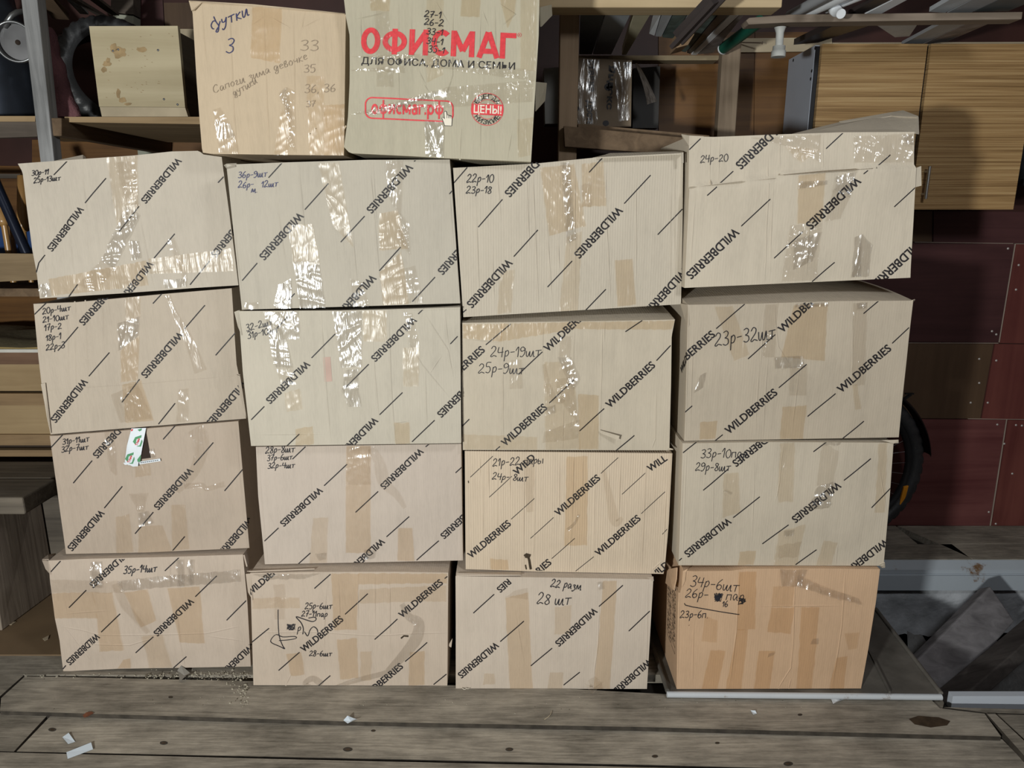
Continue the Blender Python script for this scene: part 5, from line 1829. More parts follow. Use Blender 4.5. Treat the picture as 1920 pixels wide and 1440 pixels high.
scrap('cardboard_scrap', ((333, 1262), (341, 1257), (356, 1262), (358, 1268), (350, 1277), (338, 1278)), 0.002, plain('grey_board', (0.24, 0.225, 0.20), 0.85), 'torn grey cardboard scrap on the floor against the crushed bottom box', 'scrap', 0.02)
mb = MB()
for (cx_, cy_) in ((871, 1289), (877, 1288)):
    pts = [PZ(cx_ + 4.5 * math.cos(k * math.pi / 8), cy_ + 3.5 * math.sin(k * math.pi / 8), 0.004) for k in range(17)]
    mb.tube(pts, 0.0012, 6, 0, False)
tag(mb.build('string_loop', plain('pale_string', (0.55, 0.50, 0.42), 0.8), origin=PZ(874, 1289, 0.004)), 'loop of pale string on the floor at the third stack', 'string')
mb = MB()
mb.tube([PZ(1021, 1349, 0.003), PZ(1027, 1345, 0.004), PZ(1032, 1340, 0.004), PZ(1034, 1334, 0.003)], 0.0012, 6)
tag(mb.build('straw', plain('dry_straw', (0.42, 0.36, 0.26), 0.8), origin=PZ(1026, 1346, 0.002)), 'short dry straw on the front floor board', 'straw')
mb = MB()
rd = random.Random(11)


def crumb(px, py, r):
    p = PZ(px, py, 0.0)
    rr_ = [r * (0.6 + 0.7 * rd.random()) for _ in range(6)]
    ring = [p + Vector((rr_[k] * math.cos(k * math.pi / 3), rr_[k] * math.sin(k * math.pi / 3), 0.0002)) for k in range(6)]
    t = p + Vector((0, 0, r * (0.5 + 0.6 * rd.random())))
    mi = rd.choice((0, 0, 1))
    for k in range(6):
        mb.face([ring[k], ring[(k + 1) % 6], t], mi)


for _ in range(420):
    k = rd.random()
    if k < .45:
        px = 270 + rd.random() * 195
        crumb(px, 1268 + rd.gauss(0, 4) - 2, 0.0015 + 0.003 * rd.random() ** 2)
    elif k < .6:
        crumb(466 - abs(rd.gauss(0, 16)), 1296 + rd.gauss(0, 14), 0.0015 + 0.0025 * rd.random())
    elif k < .8:
        px = 40 + rd.random() * 425
        crumb(px, 1264 + px * 0.02 + rd.gauss(0, 2.5), 0.001 + 0.0025 * rd.random())
    else:
        crumb(100 + rd.random() * 1500, 1318 + rd.gauss(0, 7), 0.0008 + 0.0012 * rd.random())
tag(mb.build('floor_debris', [plain('pale_debris', (0.36, 0.33, 0.26), 0.9), plain('dark_debris', (0.10, 0.085, 0.06), 0.9)], origin=PZ(400, 1270, 0)), 'crumbs and dust along the floor seam before the left stacks', 'debris', kind='stuff')

# ------------------------------------------------------------------ left: shelving, bench, chest
raw = wood('raw_pine', (0.20, 0.135, 0.07), (0.37, 0.265, 0.15), 'X', 0.75, 0.8, 0.3, 2.0)
greyw = wood('grey_sawn_timber', (0.11, 0.113, 0.115), (0.34, 0.345, 0.35), 'Z', 0.85, 1.0, 0.6, 1.0)
brownw = wood('brown_timber', (0.07, 0.045, 0.027), (0.17, 0.115, 0.07), 'Y', 0.8, 0.8, 0.4, 5.0)
darkx = wood('dark_planks', (0.05, 0.042, 0.035), (0.13, 0.105, 0.085), 'X', 0.85, 0.8, 0.4, 8.0)
ply = wood('pale_plywood', (0.33, 0.275, 0.17), (0.46, 0.40, 0.27), 'X', 0.6, 0.5, 0.2, 9.0)


def pxprism(mb, poly, y, depth, mi=0):
    mb.prism([PY(a, b, y) for a, b in poly], (0, depth, 0), mi)


rack = thing('wooden_shelving_rack', 'rough timber shelving on the left with a grey sawn post, holding the tyre', 'shelving', (-1.6, 0.7, 0.0))
mb = MB()
f0 = [PY(37, -20, .42), PY(67, -20, .42), PY(101, 300, .42), PY(75, 300, .42)]
e = [f0[2] + (f0[2] - f0[1]) * ((f0[2].z - .007) / (f0[1].z - f0[2].z)), f0[3] + (f0[3] - f0[0]) * ((f0[3].z - .007) / (f0[0].z - f0[3].z))]
mb.prism([f0[0] + (f0[0] - f0[3]) * 1.2, f0[1] + (f0[1] - f0[2]) * 1.2, e[0], e[1]], (0, 0.045, 0))
mb.build('post', greyw, rack, bevel=0.003)
mb = MB()
pxprism(mb, [(-120, 217.5), (66, 217.5), (66, 228), (-120, 228)], .47, 0.66)
mb.build('shelf_board', raw, rack)
mb = MB()
pxprism(mb, [(121, 219), (390, 219), (390, 233), (121, 229)], .47, 0.66)
mb.build('shelf_board', raw, rack)
mb = MB()
pxprism(mb, [(-120, 228), (70, 228), (70, 256), (-120, 262)], .475, 0.025)
mb.build('apron', darkx, rack)
mb = MB()
pxprism(mb, [(92, 221), (115, 221), (115, 255), (96, 255)], .43, 0.74)
mb.build('joist', brownw, rack, bevel=0.003)
mb = MB()
pxprism(mb, [(-120, 474), (82, 476), (86, 524), (-120, 534)], .52, 0.022)
mb.build('bin_board', wood('bin_wood', (0.13, 0.09, 0.05), (0.26, 0.19, 0.11), 'X', 0.75, 0.8, 0.3, 2.0), rack)
mb = MB()
pxprism(mb, [(-120, 541), (90, 541), (90, 556), (-120, 556)], .52, 0.6)
mb.build('shelf_board', brownw, rack)
mb = MB()
pxprism(mb, [(-120, 325), (38, 326), (38, 334), (-120, 334)], .80, 0.03)
mb.build('batten', darkx, rack)
mb = MB()
pxprism(mb, [(212, 26), (250, 30), (250, 60), (212, 60)], 1.11, 0.055)
mb.box(PY(212, 40, 1.05).x, PY(250, 40, 1.05).x, 1.12, 1.165, 0.0, PY(230, 60, 1.05).z)
mb.build('rear_post', plain('grey_green_post', (0.30, 0.31, 0.25), 0.7), rack)
mb = MB()
pxprism(mb, [(208, -60), (250, -60), (250, 27), (208, 23)], 1.11, 0.055)
mb.build('rear_post', darkx, rack)

bl = plain('black_rubber', (0.03, 0.031, 0.033), 0.45, bump=0.3, bscale=90, var=0.3, spec=0.5)


def tyre(name, c, n, R, r, mat, label, width=1.0, knob=0.004, nk=44):
    n = Vector(n).normalized()
    s = n.cross(Vector((0, 0, 1))).normalized()
    u = s.cross(n)
    mb = MB()
    rows = []
    NA = nk * 4
    for i in range(NA):
        t = 2 * math.pi * i / NA
        rad = s * math.cos(t) + u * math.sin(t)
        r_ = []
        for k in range(20):
            a = 2 * math.pi * k / 20
            ca, sa = math.cos(a), math.sin(a)
            if ca < -0.75:
                continue
            rr_ = r
            ph = (i + int(6 * abs(sa))) % 4
            if ca > 0.2 and ph < 2:
                rr_ += knob * min(1, (ca - 0.2) * 4)
            r_.append(c + rad * (R + rr_ * ca) + n * (rr_ * sa * width))
        rows.append(r_)
    # reorder so that the open edge faces the hub
    w = len(rows[0])
    half = sum(1 for k in range(20) if math.cos(2 * math.pi * k / 20) >= -0.75 and k < 10)
    rows = [r_[half:] + r_[:half] for r_ in rows]
    rows.append(rows[0])
    mb.grid(rows, 0, True)
    inner = [[p + (Vector(c) - p).normalized() * 0 - (p - Vector(c)).normalized() * -0.003 for p in r_] for r_ in rows]
    mb.grid(inner, 0, True, flip=True)
    return mb.build(name, mat, origin=Vector(c) - Vector((0, 0, R + r)))


tc_ = PY(213, 121, .86)
sh = PY(240, 217.5, .47).z + .001
tc_.z = sh + 0.185 + 0.006
o = tyre('tyre', tc_, (0.78, -1.0, 0.0), 0.154, 0.031, bl, '', 1.25, 0.006, 34)
tag(o, 'black scooter tyre standing on the left shelf, partly behind the plywood box', 'tyre', 'tyres on the left shelf')
t2 = PY(199, 130, .96)
t2.z = sh + 0.185 + 0.008
o = tyre('tyre', t2, (0.85, -1.0, 0.0), 0.151, 0.033, plain('dusty_rubber', (0.012, 0.012, 0.012), 0.8), '', 1.0, 0.006, 30)
tag(o, 'dark knobbly tyre standing behind the scooter tyre', 'tyre', 'tyres on the left shelf')

bx = thing('plywood_box', 'pale plywood box with brown stains and screw heads on the left shelf', 'box', PY(255, 222, .50))
mb = MB()
pxprism(mb, [(167, 49), (333, 48.5), (347, 201), (186, 200)], .49, 0.016)
stm = [plain('brown_stain', (0.29, 0.205, 0.105), 0.7, var=0.25, vscale=30), plain('screw_grey', (0.16, 0.17, 0.19), 0.35, 0.6)]
for (sx, sy, rx, ry) in ((224, 98, 13, 11), (213, 90, 7, 8), (266, 93, 9, 5), (200, 120, 8, 5), (195, 131, 5, 5), (203, 113, 4, 5), (222, 176, 4, 9), (230, 188, 7, 5), (240, 195, 6, 3)):
    P = []
    for k in range(18):
        t = k * math.pi / 9
        q = 1 + .45 * noise.noise(Vector((math.cos(t) * 1.4 + sx, math.sin(t) * 1.4, sy)))
        P.append(PY(sx + rx * q * math.cos(t), sy + ry * q * math.sin(t), .4893))
    mb.face(P, 1)
for k in range(60):
    sx, sy = 195 + rd.random() * 140, 60 + rd.random() * 130
    if math.hypot(sx - 250, sy - 140) < 50 or rd.random() < .3:
        mb.face([PY(sx + dx, sy + dy, .4891) for dx, dy in ((0, 0), (1.5 + 2 * rd.random(), .8), (2.6, 1.6), (.6, 1.2))], 1)
pl = mb.build('front_panel', [ply, stm[0]], bx)
mb = MB()
pxprism(mb, [(187, 200.5), (347, 201.5), (352.5, 218.6), (191, 218.6)], .487, 0.0195)
mb.build('bottom_rail', plain('darker_ply_edge', (0.37, 0.31, 0.215), 0.7, var=0.15, vscale=12), bx)  # bottom rail in a darker tone than the front panel
mb = MB()
pxprism(mb, [(172, 54), (324, 54), (338, 218), (194, 217)], .508, 0.17)
mb.build('body', wood('box_sides', (0.05, 0.04, 0.028), (0.10, 0.08, 0.055), 'Y'), bx)
for (sx, sy) in ((296.5, 94), (307.5, 186), (212, 95.5), (222, 93), (333, 196)):
    mb = MB()
    mb.lathe(PY(sx, sy, .49), (0, -1, 0), [(0, 0.0022), (0.003, 0.002), (0.0035, 0.0)], 12)
    mb.build('screw', stm[1], bx)

can = thing('metal_can', 'dark steel milk can on the left shelf behind the grey post', 'can', (PY(5, 215, .78).x, .78, sh))
cc = Vector(can.location)
mb = MB()
mb.lathe(cc, (0, 0, 1), [(0.0, 0.0), (0.145, 0.0), (0.15, 0.01), (0.15, 0.30), (0.14, 0.33), (0.09, 0.40), (0.085, 0.46), (0.0, 0.46)], 48)
stl = plain('dark_steel', (0.055, 0.065, 0.085), 0.32, 0.75, var=0.3, vscale=6)
mb.build('body', stl, can)
pan = thing('metal_pan', 'round grey metal pan with tube handle hanging in front of the milk can', 'pan', PY(32, 80, .56))
pc = PY(31, 79, .56)
mb = MB()
ax_ = Vector((0.18, -1, -0.12))
mb.lathe(pc, ax_, [(0.0535, -0.010), (0.0545, 0.010), (0.058, 0.014), (0.062, 0.010), (0.060, -0.03), (0.03, -0.045), (0.0, -0.046)], 40)
gm = plain('grey_metal', (0.25, 0.26, 0.27), 0.35, 0.8, var=0.2)
mb.build('bowl', gm, pan)
mb = MB()
mb.lathe(pc, ax_, [(0.0, -0.0095), (0.03, -0.0085), (0.054, -0.0095)], 40)
mb.build('pan_bottom', plain('dull_pan_bottom', (0.075, 0.075, 0.078), 0.45, 0.4, var=.3), pan)
mb = MB()
mb.lathe(pc, ax_, [(0.0, -0.005), (0.005, -0.0045), (0.008, -0.0085)], 16)
mb.build('boss', M['hole'], pan)
mb = MB()
mb.tube([PY(10, 50, .56), PY(14, 40, .55), PY(22, 29, .55), PY(32, 23, .56), PY(50, 21, .60)], 0.0085, 12)
mb.build('handle', gm, pan)
mb = MB()
rws = []
for j in range(16):
    r = []
    v = j / 15
    for i in range(14):
        a = 2 * math.pi * i / 14
        ww = 0.018 + 0.03 * v ** 2
        p = Vector((math.cos(a) * ww, math.sin(a) * 0.03, sh + 0.003 + 0.27 * (1 - v)))
        p.x += PY(100, 150, .545).x + 0.028 * v
        p.y += .545
        q = noise.noise(Vector((math.cos(a) * 2, math.sin(a) * 2, v * 6)))
        p += Vector((math.cos(a), math.sin(a), 0)) * 0.010 * q
        r.append(p)
    rws.append(r)
mb.grid(rws, 0, True, True)
mb.face(rws[0][::-1])
mb.face(rws[-1])
tag(mb.build('cloth_bundle', plain('pink_cloth', (0.13, 0.058, 0.064), 0.95, bump=1.0, bscale=120, var=0.4, vscale=16), origin=(PY(100, 200, .545).x, .545, sh)), 'faded pink cloth bundle squeezed between grey post and tyres', 'cloth')

# timbers overhead on the left
mb = MB()
mb.bar(PY(114, 30, .80), PY(70, -24, .54), 0.05, 0.022)
tag(mb.build('plank', brownw, origin=PY(119, 32, .80)), 'rough plank end stored overhead just right of the grey post', 'plank')
for k, (p, q, w_) in enumerate((((215, 26, 1.0), (122, -44, .50), 0.03), ((209, 40, 1.0), (100, -26, .50), 0.02), ((158, 24, .98), (100, -38, .56), 0.028))):
    mb = MB()
    mb.bar(PY(*p), PY(*q), w_, 0.010)
    tag(mb.build('moulding', darkx if k < 2 else greyw, origin=PY(*p)), ('dark grooved moulding stored overhead, ending by the rear post', 'thin dark moulding stored overhead, ending just under the grooved one', 'wide grey moulding stored overhead above the tyre')[k], 'moulding', 'mouldings stored overhead on the left')
mb = MB()
mb.bar(PY(338, 82, .95), PY(372, 118, .80), 0.02, 0.03)
tag(mb.build('metal_bracket', plain('black_iron', (0.015, 0.015, 0.016), 0.5), origin=PY(355, 100, .85)), 'black diagonal iron brace beside the plain tan box', 'bracket')
mb = MB()
pxprism(mb, [(341, 92), (372, 94), (376, 222), (350, 222)], 1.0, 0.12)
tag(mb.build('grey_carton', plain('grey_carton_paint', (0.17, 0.16, 0.13), 0.8), origin=PY(355, 222, 1.0)), 'narrow grey carton on the left shelf behind the black brace', 'carton')

# lower left: tools in the bin, cloth on the chest, chest, bench
hw = wood('varnished_handle', (0.20, 0.105, 0.035), (0.40, 0.23, 0.085), 'Z', 0.3, 0.8, 0.1, 3.0, spec=0.6)
for k, (p, q, r0, r1, lab_) in enumerate((((41, 330, .66), (44, 432, .645), .014, .020, 'varnished wooden tool handle nearest the box, standing in the bin'),
                                         ((-6, 372, .66), (8, 420, .645), .018, .022, 'short wooden tool handle left of the black tube'),
                                         ((20, 425, .70), (25, 490, .685), .012, .014, 'thin pale tool handle low in the bin behind the black tube'))):
    mb = MB()
    a, b_ = PY(*p), PY(*q)
    mb.tube([a + Vector((0, 0, .004)), a, lerp3(a, b_, .5), lerp3(a, b_, .9), b_, b_ - Vector((0, 0, .006))], [r0 * .5, r0, (r0 + r1) / 2, r1, r1 * .9, r1 * .4], 14)
    bt = lerp3(a, b_, 1.0)
    mb.tube([bt, Vector((bt.x, bt.y, PY(0, 540, .6).z + 0.016))], r0 * .6, 8)
    tag(mb.build('tool_handle', hw, origin=b_), lab_, 'tool handle', 'tool handles in the bin')
mb = MB()
a, b_ = PY(-14, 330, .565), PY(50, 474, .562)
mb.tube([a + (a - b_) * .3, a, b_, b_ + (b_ - a) * .1], 0.017, 16)
tag(mb.build('metal_tube', plain('black_blue_tube', (0.012, 0.016, 0.03), 0.25, 0.3, var=0.1), origin=b_), 'shiny black tube leaning diagonally in the tool bin', 'tube')
mb = MB()
rws = []
for j in range(10):
    r = []
    for i in range(14):
        x = PY(-60 + i * 14, 450, .75).x
        z = PY(0, 425, .75).z - 0.020 * j + 0.012 * noise.noise(Vector((i * .5, j * .4, 3)))
        r.append(Vector((x, .75 + 0.02 * noise.noise(Vector((i * .7, j * .6, 1))), z)))
    rws.append(r)
mb.grid(rws, 0, True)
mb.grid([[p + Vector((0, .04, 0)) for p in r] for r in rws], 0, True, flip=True)
tag(mb.build('plastic_tarp', plain('blue_plastic', (0.015, 0.045, 0.14), 0.4, var=0.2), origin=PY(20, 560, .75)), 'blue plastic tarp stuffed behind the tools on the left', 'tarp')

chest = thing('drawer_chest', 'plywood drawer chest with pale top edge on the far left behind the bench', 'chest', (-2.1, .85, 0))
pale = wood('chest_ply', (0.24, 0.165, 0.085), (0.37, 0.27, 0.15), 'X', 0.65, 0.5, 0.15, 4.0)
railm = wood('chest_rail', (0.17, 0.11, 0.06), (0.33, 0.225, 0.12), 'X', 0.7, 0.8, 0.3, 7.0)
redm = wood('chest_dark_rail', (0.10, 0.055, 0.035), (0.20, 0.12, 0.075), 'X', 0.7, 0.8, 0.3, 6.0)
for nm, y0, y1, yy, m_ in (('top_edge', 655, 661, .695, plain('white_laminate', (0.55, 0.54, 0.50), 0.5)), ('rail', 661, 683, .70, redm), ('drawer', 683, 733, .712, pale), ('rail', 738, 760, .70, railm),
                           ('drawer', 760, 814, .712, pale), ('rail', 815, 835, .70, railm), ('rail', 844, 856, .70, railm)):
    mb = MB()
    z1, z0 = PY(0, y0, yy).z, PY(0, y1, yy).z
    mb.box(-2.6, -1.44, yy, yy + (0.33 if nm == 'top_edge' else 0.03), z0, z1)
    mb.build(nm, m_, chest)
mb = MB()
mb.box(-2.6, -1.45, .745, 1.02, 0.006, PY(0, 662, .7).z)
mb.build('body', plain('chest_inside', (0.05, 0.035, 0.025), 0.9), chest)
ztop = PY(0, 655, .695).z
mb = MB()
rws = []
for j in range(8):
    r = []
    for i in range(20):
        x = -2.55 + i * 0.055
        y = .70 + j * .045
        z = ztop + 0.028 + 0.012 * noise.noise(Vector((i * .35, j * .4, 9))) + (0.012 if j > 3 else 0) - (0.02 if j == 0 else 0)
        r.append(Vector((x, y, z)))
    rws.append(r)
mb.grid(rws, 0, True)
mb.grid([[Vector((p.x, p.y, ztop + 0.001)) for p in rws[0]], rws[0]], 1, True)
mb.grid([[Vector((r[-1].x, r[-1].y, ztop + 0.001)) for r in rws], [r[-1] for r in rws]], 0, True)
tag(mb.build('folded_cloth', [plain('olive_brown_cloth', (0.12, 0.10, 0.06), 0.9, bump=.4), plain('ochre_hem', (0.30, 0.22, 0.09), 0.9, bump=.4)], origin=(-2.0, .8, ztop)), 'olive-brown folded cloth lying on top of the drawer chest', 'cloth')

bench = thing('wooden_bench', 'rough weathered plank bench at the far left of the floor', 'bench', (-2.1, .45, 0))
bw = wood('weathered_bench', (0.065, 0.055, 0.045), (0.17, 0.145, 0.115), 'X', 0.85, 0.8, 0.5, 2.0)
bz = wood('bench_leg_wood', (0.13, 0.10, 0.08), (0.33, 0.275, 0.22), 'Z', 0.85, 0.9, 0.5, 4.0)
xe = -1.615
for y0, y1 in ((.275, .45), (.455, .63)):
    mb = MB()
    mb.box(-2.6, xe - (0.02 if y0 > .4 else 0), y0, y1, .455, .515)
    mb.build('seat_plank', bw, bench, bevel=0.006)
mb = MB()
mb.prism([Vector((-1.785, .30, .007)), Vector((-1.765, .57, .007)), Vector((-1.765, .57, .455)), Vector((-1.775, .30, .455))], (-0.05, 0, 0))
mb.build('leg', bz, bench, bevel=0.003)
mb = MB()
mb.prism([Vector((-1.83, .578, .007)), Vector((-1.70, .578, .007)), Vector((-1.66, .578, .455)), Vector((-1.82, .578, .455))], (0, 0.04, 0))
mb.build('leg', bw, bench, bevel=0.003)
mb = MB()
mb.box(-2.68, -1.49, .165, .80, 0.0005, 0.005)
tag(mb.build('hardboard_sheet', plain('brown_hardboard', (0.155, 0.105, 0.06), 0.75, var=0.15, vscale=5), origin=(-2, .4, 0)), 'brown hardboard sheet lying on the floor under the bench', 'board')
mb = MB()
for poly in (((12, 1172), (24, 1167), (30, 1166), (22, 1172)), ((80, 1198), (92, 1192), (90, 1199), (84, 1202))):
    P = [PZ(a, b, 0.0065) for a, b in poly]
    mb.prism(P, (0, 0, 0.002))
tag(mb.build('wood_shavings', plain('pale_shaving', (0.34, 0.28, 0.2), 0.8), origin=PZ(50, 1185, 0.006)), 'pale wood shavings on the brown hardboard sheet', 'shavings', kind='stuff')

# ------------------------------------------------------------------ right: shelving rack overhead with stored mouldings
pine = wood('pine_beam', (0.34, 0.25, 0.14), (0.50, 0.39, 0.24), 'X', 0.7, 0.7, 0.25, 3.0)
rr_ = thing('wooden_shelving_rack', 'timber rack behind the right stacks with a pine cross timber overhead', 'shelving', (.6, .7, 0.0))
mb = MB()
z0 = PY(1200, 14, .35).z
mb.box(PY(1020, 14, .35).x - .25, PY(1466, 14, .35).x, .35, .435, z0, z0 + 0.10)
mb.build('front_rail', pine, rr_, bevel=0.003)
mb = MB()
z1 = PY(1500, 42, .58).z
mb.prism([PY(1399, 38, .58), PY(1405, 33, .58), PY(1480, 27, .58), PY(1918, 22, .58), PY(1916, 36, .58), PY(1480, 42, .58), PY(1404, 46, .58)], (0, .06, 0))
mb.build('cross_rail', wood('stained_rail', (0.16, 0.125, 0.095), (0.32, 0.26, 0.205), 'X', 0.8, 0.8, 0.3, 6.0), rr_, bevel=0.002)
mb = MB()
pxprism(mb, [(1085, 104), (1350, 104), (1346, 113), (1085, 113)], 1.0, 0.07)
mb.build('back_rail', wood('chipboard_rail', (0.20, 0.15, 0.09), (0.38, 0.31, 0.2), 'X', 0.8, 2.0, 0.3, 2.0), rr_)
mb = MB()
a, b_ = PY(1049, 20, .52), PY(1085, 20, .52)
mb.box(PY(1048, 200, .52).x, PY(1083, 200, .52).x, .52, .57, 0.0, 2.2)
mb.build('post', wood('rack_post_wood', (0.15, 0.10, 0.06), (0.30, 0.215, 0.14), 'Z', 0.75, 0.8, 0.3, 3.0), rr_, bevel=0.003)
mb = MB()
mb.box(PY(1344, 200, .98).x, PY(1378, 200, .98).x, .95, 1.0, 0.0, 2.06)
mb.build('post', wood('rack_rear_post_wood', (0.15, 0.11, 0.075), (0.31, 0.24, 0.17), 'Z', 0.75, 0.8, 0.3, 5.0), rr_, bevel=0.003)
mb = MB()
mb.prism([PY(1057, 236, .485), PY(1295, 259, .485), PY(1295, 292, .485), PY(1059, 275, .485)], (0, .03, 0))
mb.build('joist', brownw, rr_, bevel=0.002)
mb = MB()
mb.prism([PY(1084, 232, .575), PY(1330, 254, .575), PY(1330, 268, .575), PY(1084, 248, .575)], (0, .5, 0))
mb.build('shelf_board', brownw, rr_)

strips = []
pale_g = plain('pale_grey_paint', (0.46, 0.49, 0.52), 0.5, var=0.1)
dk_g = plain('dark_grey_panel', (0.10, 0.11, 0.115), 0.5, var=0.15)
lt_g = plain('light_grey_panel', (0.34, 0.37, 0.40), 0.45, var=0.08)
cream = plain('cream_board', (0.42, 0.39, 0.27), 0.6, var=0.1)
whit = plain('white_moulding', (0.74, 0.77, 0.80), 0.45, var=0.06)
grn = plain('green_black_board', (0.09, 0.125, 0.115), 0.6, var=0.5, vscale=20)
pur = plain('dusty_brown_board', (0.23, 0.20, 0.19), 0.7, var=0.35, vscale=14)
brd = plain('dark_brown_plastic', (0.035, 0.028, 0.027), 0.4, var=0.15)
stl2 = plain('grey_skirting', (0.33, 0.345, 0.365), 0.5, var=0.08)


def strip(name, n0, n1, f1, f0, mat, label, cat, yn=.46, yf=1.0, th=0.012):
    """underside traced: near edge n0-n1, far edge f1-f0, given a thickness upwards"""
    mb = MB()
    mb.prism([PY(*n0, yn), PY(*n1, yn), PY(*f1, yf), PY(*f0, yf)], (0, 0, th))
    o = mb.build(name, mat, origin=PY(*f0, yf))
    tag(o, label, cat, 'boards and mouldings stored on the right rack')


strip('panel', (1088, 24), (1134, 24), (1110, 102), (1086, 102), dk_g, 'dark grey panel on the right rack, next to the timber post', 'panel')
strip('panel', (1136, 24), (1183, 24), (1146, 102), (1112, 102), lt_g, 'light grey panel on the right rack, beside the dark grey one', 'panel')
strip('board', (1190, 24), (1221, 24), (1174, 103), (1166, 103), cream, 'cream board on the right rack, beside the light grey panel', 'board', th=0.03)
strip('moulding', (1226, 24), (1240, 24), (1227, 67), (1217, 63), whit, 'short white moulding on the right rack, stepped end', 'moulding', yf=.80)
strip('moulding', (1242, 24), (1262, 24), (1240, 69), (1229, 68), pale_g, 'pale grey moulding on the right rack, beside the short white one', 'moulding', yf=.80)
strip('board', (1264, 24), (1290, 24), (1262, 72), (1242, 70), grn, 'blackish green board on the right rack, beside the pale grey moulding', 'board', yf=.80)
strip('board', (1292, 24), (1313, 24), (1284, 75), (1264, 73), stl2, 'grey board on the right rack, left of the hanging brown profile', 'board', yf=.80)
strip('board', (1316, 24), (1347, 24), (1286, 98), (1270, 95), grn, 'green-black board on the right rack, left of the long white moulding', 'board')
strip('board', (1350, 24), (1370, 24), (1294, 101), (1288, 99), brd, 'dark brown board on the right rack, touching the long white moulding', 'board')
strip('moulding', (1373, 24), (1390, 24), (1306, 103), (1296, 103), whit, 'long white moulding on the right rack reaching the back rail', 'moulding', th=0.02)
strip('board', (1392, 24), (1398, 24), (1338, 98), (1309, 102), pur, 'dusty brown board on the right rack, right of the white moulding', 'board')
mb = MB()
mb.tube([PY(1425, 40, .66), PY(1356, 91, .91)], 0.020, 16)
mb.lathe(PY(1356, 91, .91), PY(1356, 91, .91) - PY(1425, 40, .66), [(0.020, -0.004), (0.0215, 0.0), (0.020, 0.006), (0.0, 0.006)], 16, 1)
tag(mb.build('tube', [plain('green_tube_paint', (0.01, 0.085, 0.055), 0.4, var=0.12), whit], origin=PY(1356, 91, .98)), 'green tube with white end on the right rack', 'tube')
mb = MB()
a, b_ = PY(1352, -14, .20), PY(1272, 72, .33)
mb.bar(a, b_, 0.045, 0.012, up=(0.4, -0.8, 0.45))
mb.bar(a + Vector((-.012, 0, -0.02)), b_ + Vector((-.012, 0, -0.02)), 0.012, 0.04, up=(0.4, -0.8, 0.45))
tag(mb.build('angle_profile', brd, origin=b_), 'dark brown angle profile hanging in front of the pine rail', 'profile')
mb = MB()
mb.prism([PY(1274, 58, .60), PY(1302, 64, .60), PY(1290, 84, .60), PY(1268, 90, .60)], (0, .1, 0))
tag(mb.build('wood_block', wood('block_wood', (0.18, 0.11, 0.06), (0.34, 0.23, 0.14), 'Y'), origin=PY(1285, 85, .60)), 'brown wooden block end under the dark brown angle profile', 'wood')

# on the cross rail, right
for k, (n0, f0, r, m_, lb) in enumerate((((1560, -14), (1480, 29), .015, stl2, 'grey tube lying on the right rack, leftmost above the cross rail'), ((1598, -14), (1510, 27), .015, whit, 'white plastic pipe on the right rack beside the grey tube'))):
    mb = MB()
    mb.tube([PY(n0[0], n0[1], .40), PY(f0[0], f0[1], .66)], r, 14)
    tag(mb.build('pipe', m_, origin=PY(*f0, .70)), lb, 'pipe', 'pipes stored on the right rack')
pp = thing('pipe', 'white pipe with a threaded coupling on the right rack', 'pipe', PY(1560, 30, .60), 'pipes stored on the right rack')
mb = MB()
mb.tube([PY(1640, -18, .40), PY(1551, 17, .63)], 0.013, 14)
mb.build('pipe_body', whit, pp)
mb = MB()
a, b_ = PY(1556, 13, .60), PY(1577, 26, .49)
mb.tube([a, lerp3(a, b_, .3), lerp3(a, b_, .31), lerp3(a, b_, .6), lerp3(a, b_, .61), b_], [.013, .013, .017, .017, .014, .014], 16)
mb.build('coupling', whit, pp)
strip('panel', (1668, -16), (1702, -16), (1617, 26), (1590, 27), brd, 'black panel on the right rack, right of the white pipes', 'panel', .42, .62)
strip('moulding', (1706, -16), (1730, -16), (1650, 27), (1621, 27), whit, 'white moulding on the right rack, alone above the cross rail', 'moulding', .42, .62, .014)
strip('moulding', (1808, -16), (1850, -16), (1772, 24), (1742, 22), pale_g, 'pale grey skirting lying on the cross rail, left of a dark gap', 'moulding', .42, .62, .014)
strip('moulding', (1852, -16), (1905, -16), (1822, 23), (1776, 24), stl2, 'grey skirting on the cross rail, second from the rail end', 'moulding', .42, .62, .014)
strip('moulding', (1908, -16), (1980, -16), (1890, 21), (1826, 22), dk_g, 'dark grey skirting on the cross rail, nearest the rail end', 'moulding', .42, .62, .014)
strip('moulding', (1645, 48), (1720, 46), (1705, 68), (1678, 70), pale_g, 'pale skirting board under the cross rail, short piece', 'moulding', .66, .86, .012)
strip('moulding', (1762, 46), (1812, 44), (1724, 84), (1690, 84), stl2, 'grey skirting under the cross rail, reaching the cabinet top', 'moulding', .66, .98, .012)
strip('moulding', (1814, 44), (1860, 42), (1776, 78), (1728, 84), pur, 'brown skirting under the cross rail, rightmost', 'moulding', .66, .98, .012)
strip('panel', (1560, 50), (1630, 48), (1534, 80), (1488, 84), brd, 'black sheet under the cross rail, left of the skirtings', 'panel', .66, .98, .02)
ph = thing('pipe_stub', 'white pipe stub with a ribbed coupling hanging below the cross rail', 'pipe', PY(1460, 108, .61))
top_, mid_, end_ = PY(1463, 51.5, .61), PY(1461, 86, .61), PY(1459, 107, .61)
pwh = plain('dusty_white_plastic', (0.44, 0.45, 0.43), 0.55, var=0.12, vscale=30)
mb = MB()
mb.tube([top_, top_ - Vector((0, 0, .003)), lerp3(top_, mid_, .3), mid_], [.019, .017, .0125, .0125], 18)
mb.build('pipe_body', pwh, ph)
mb = MB()
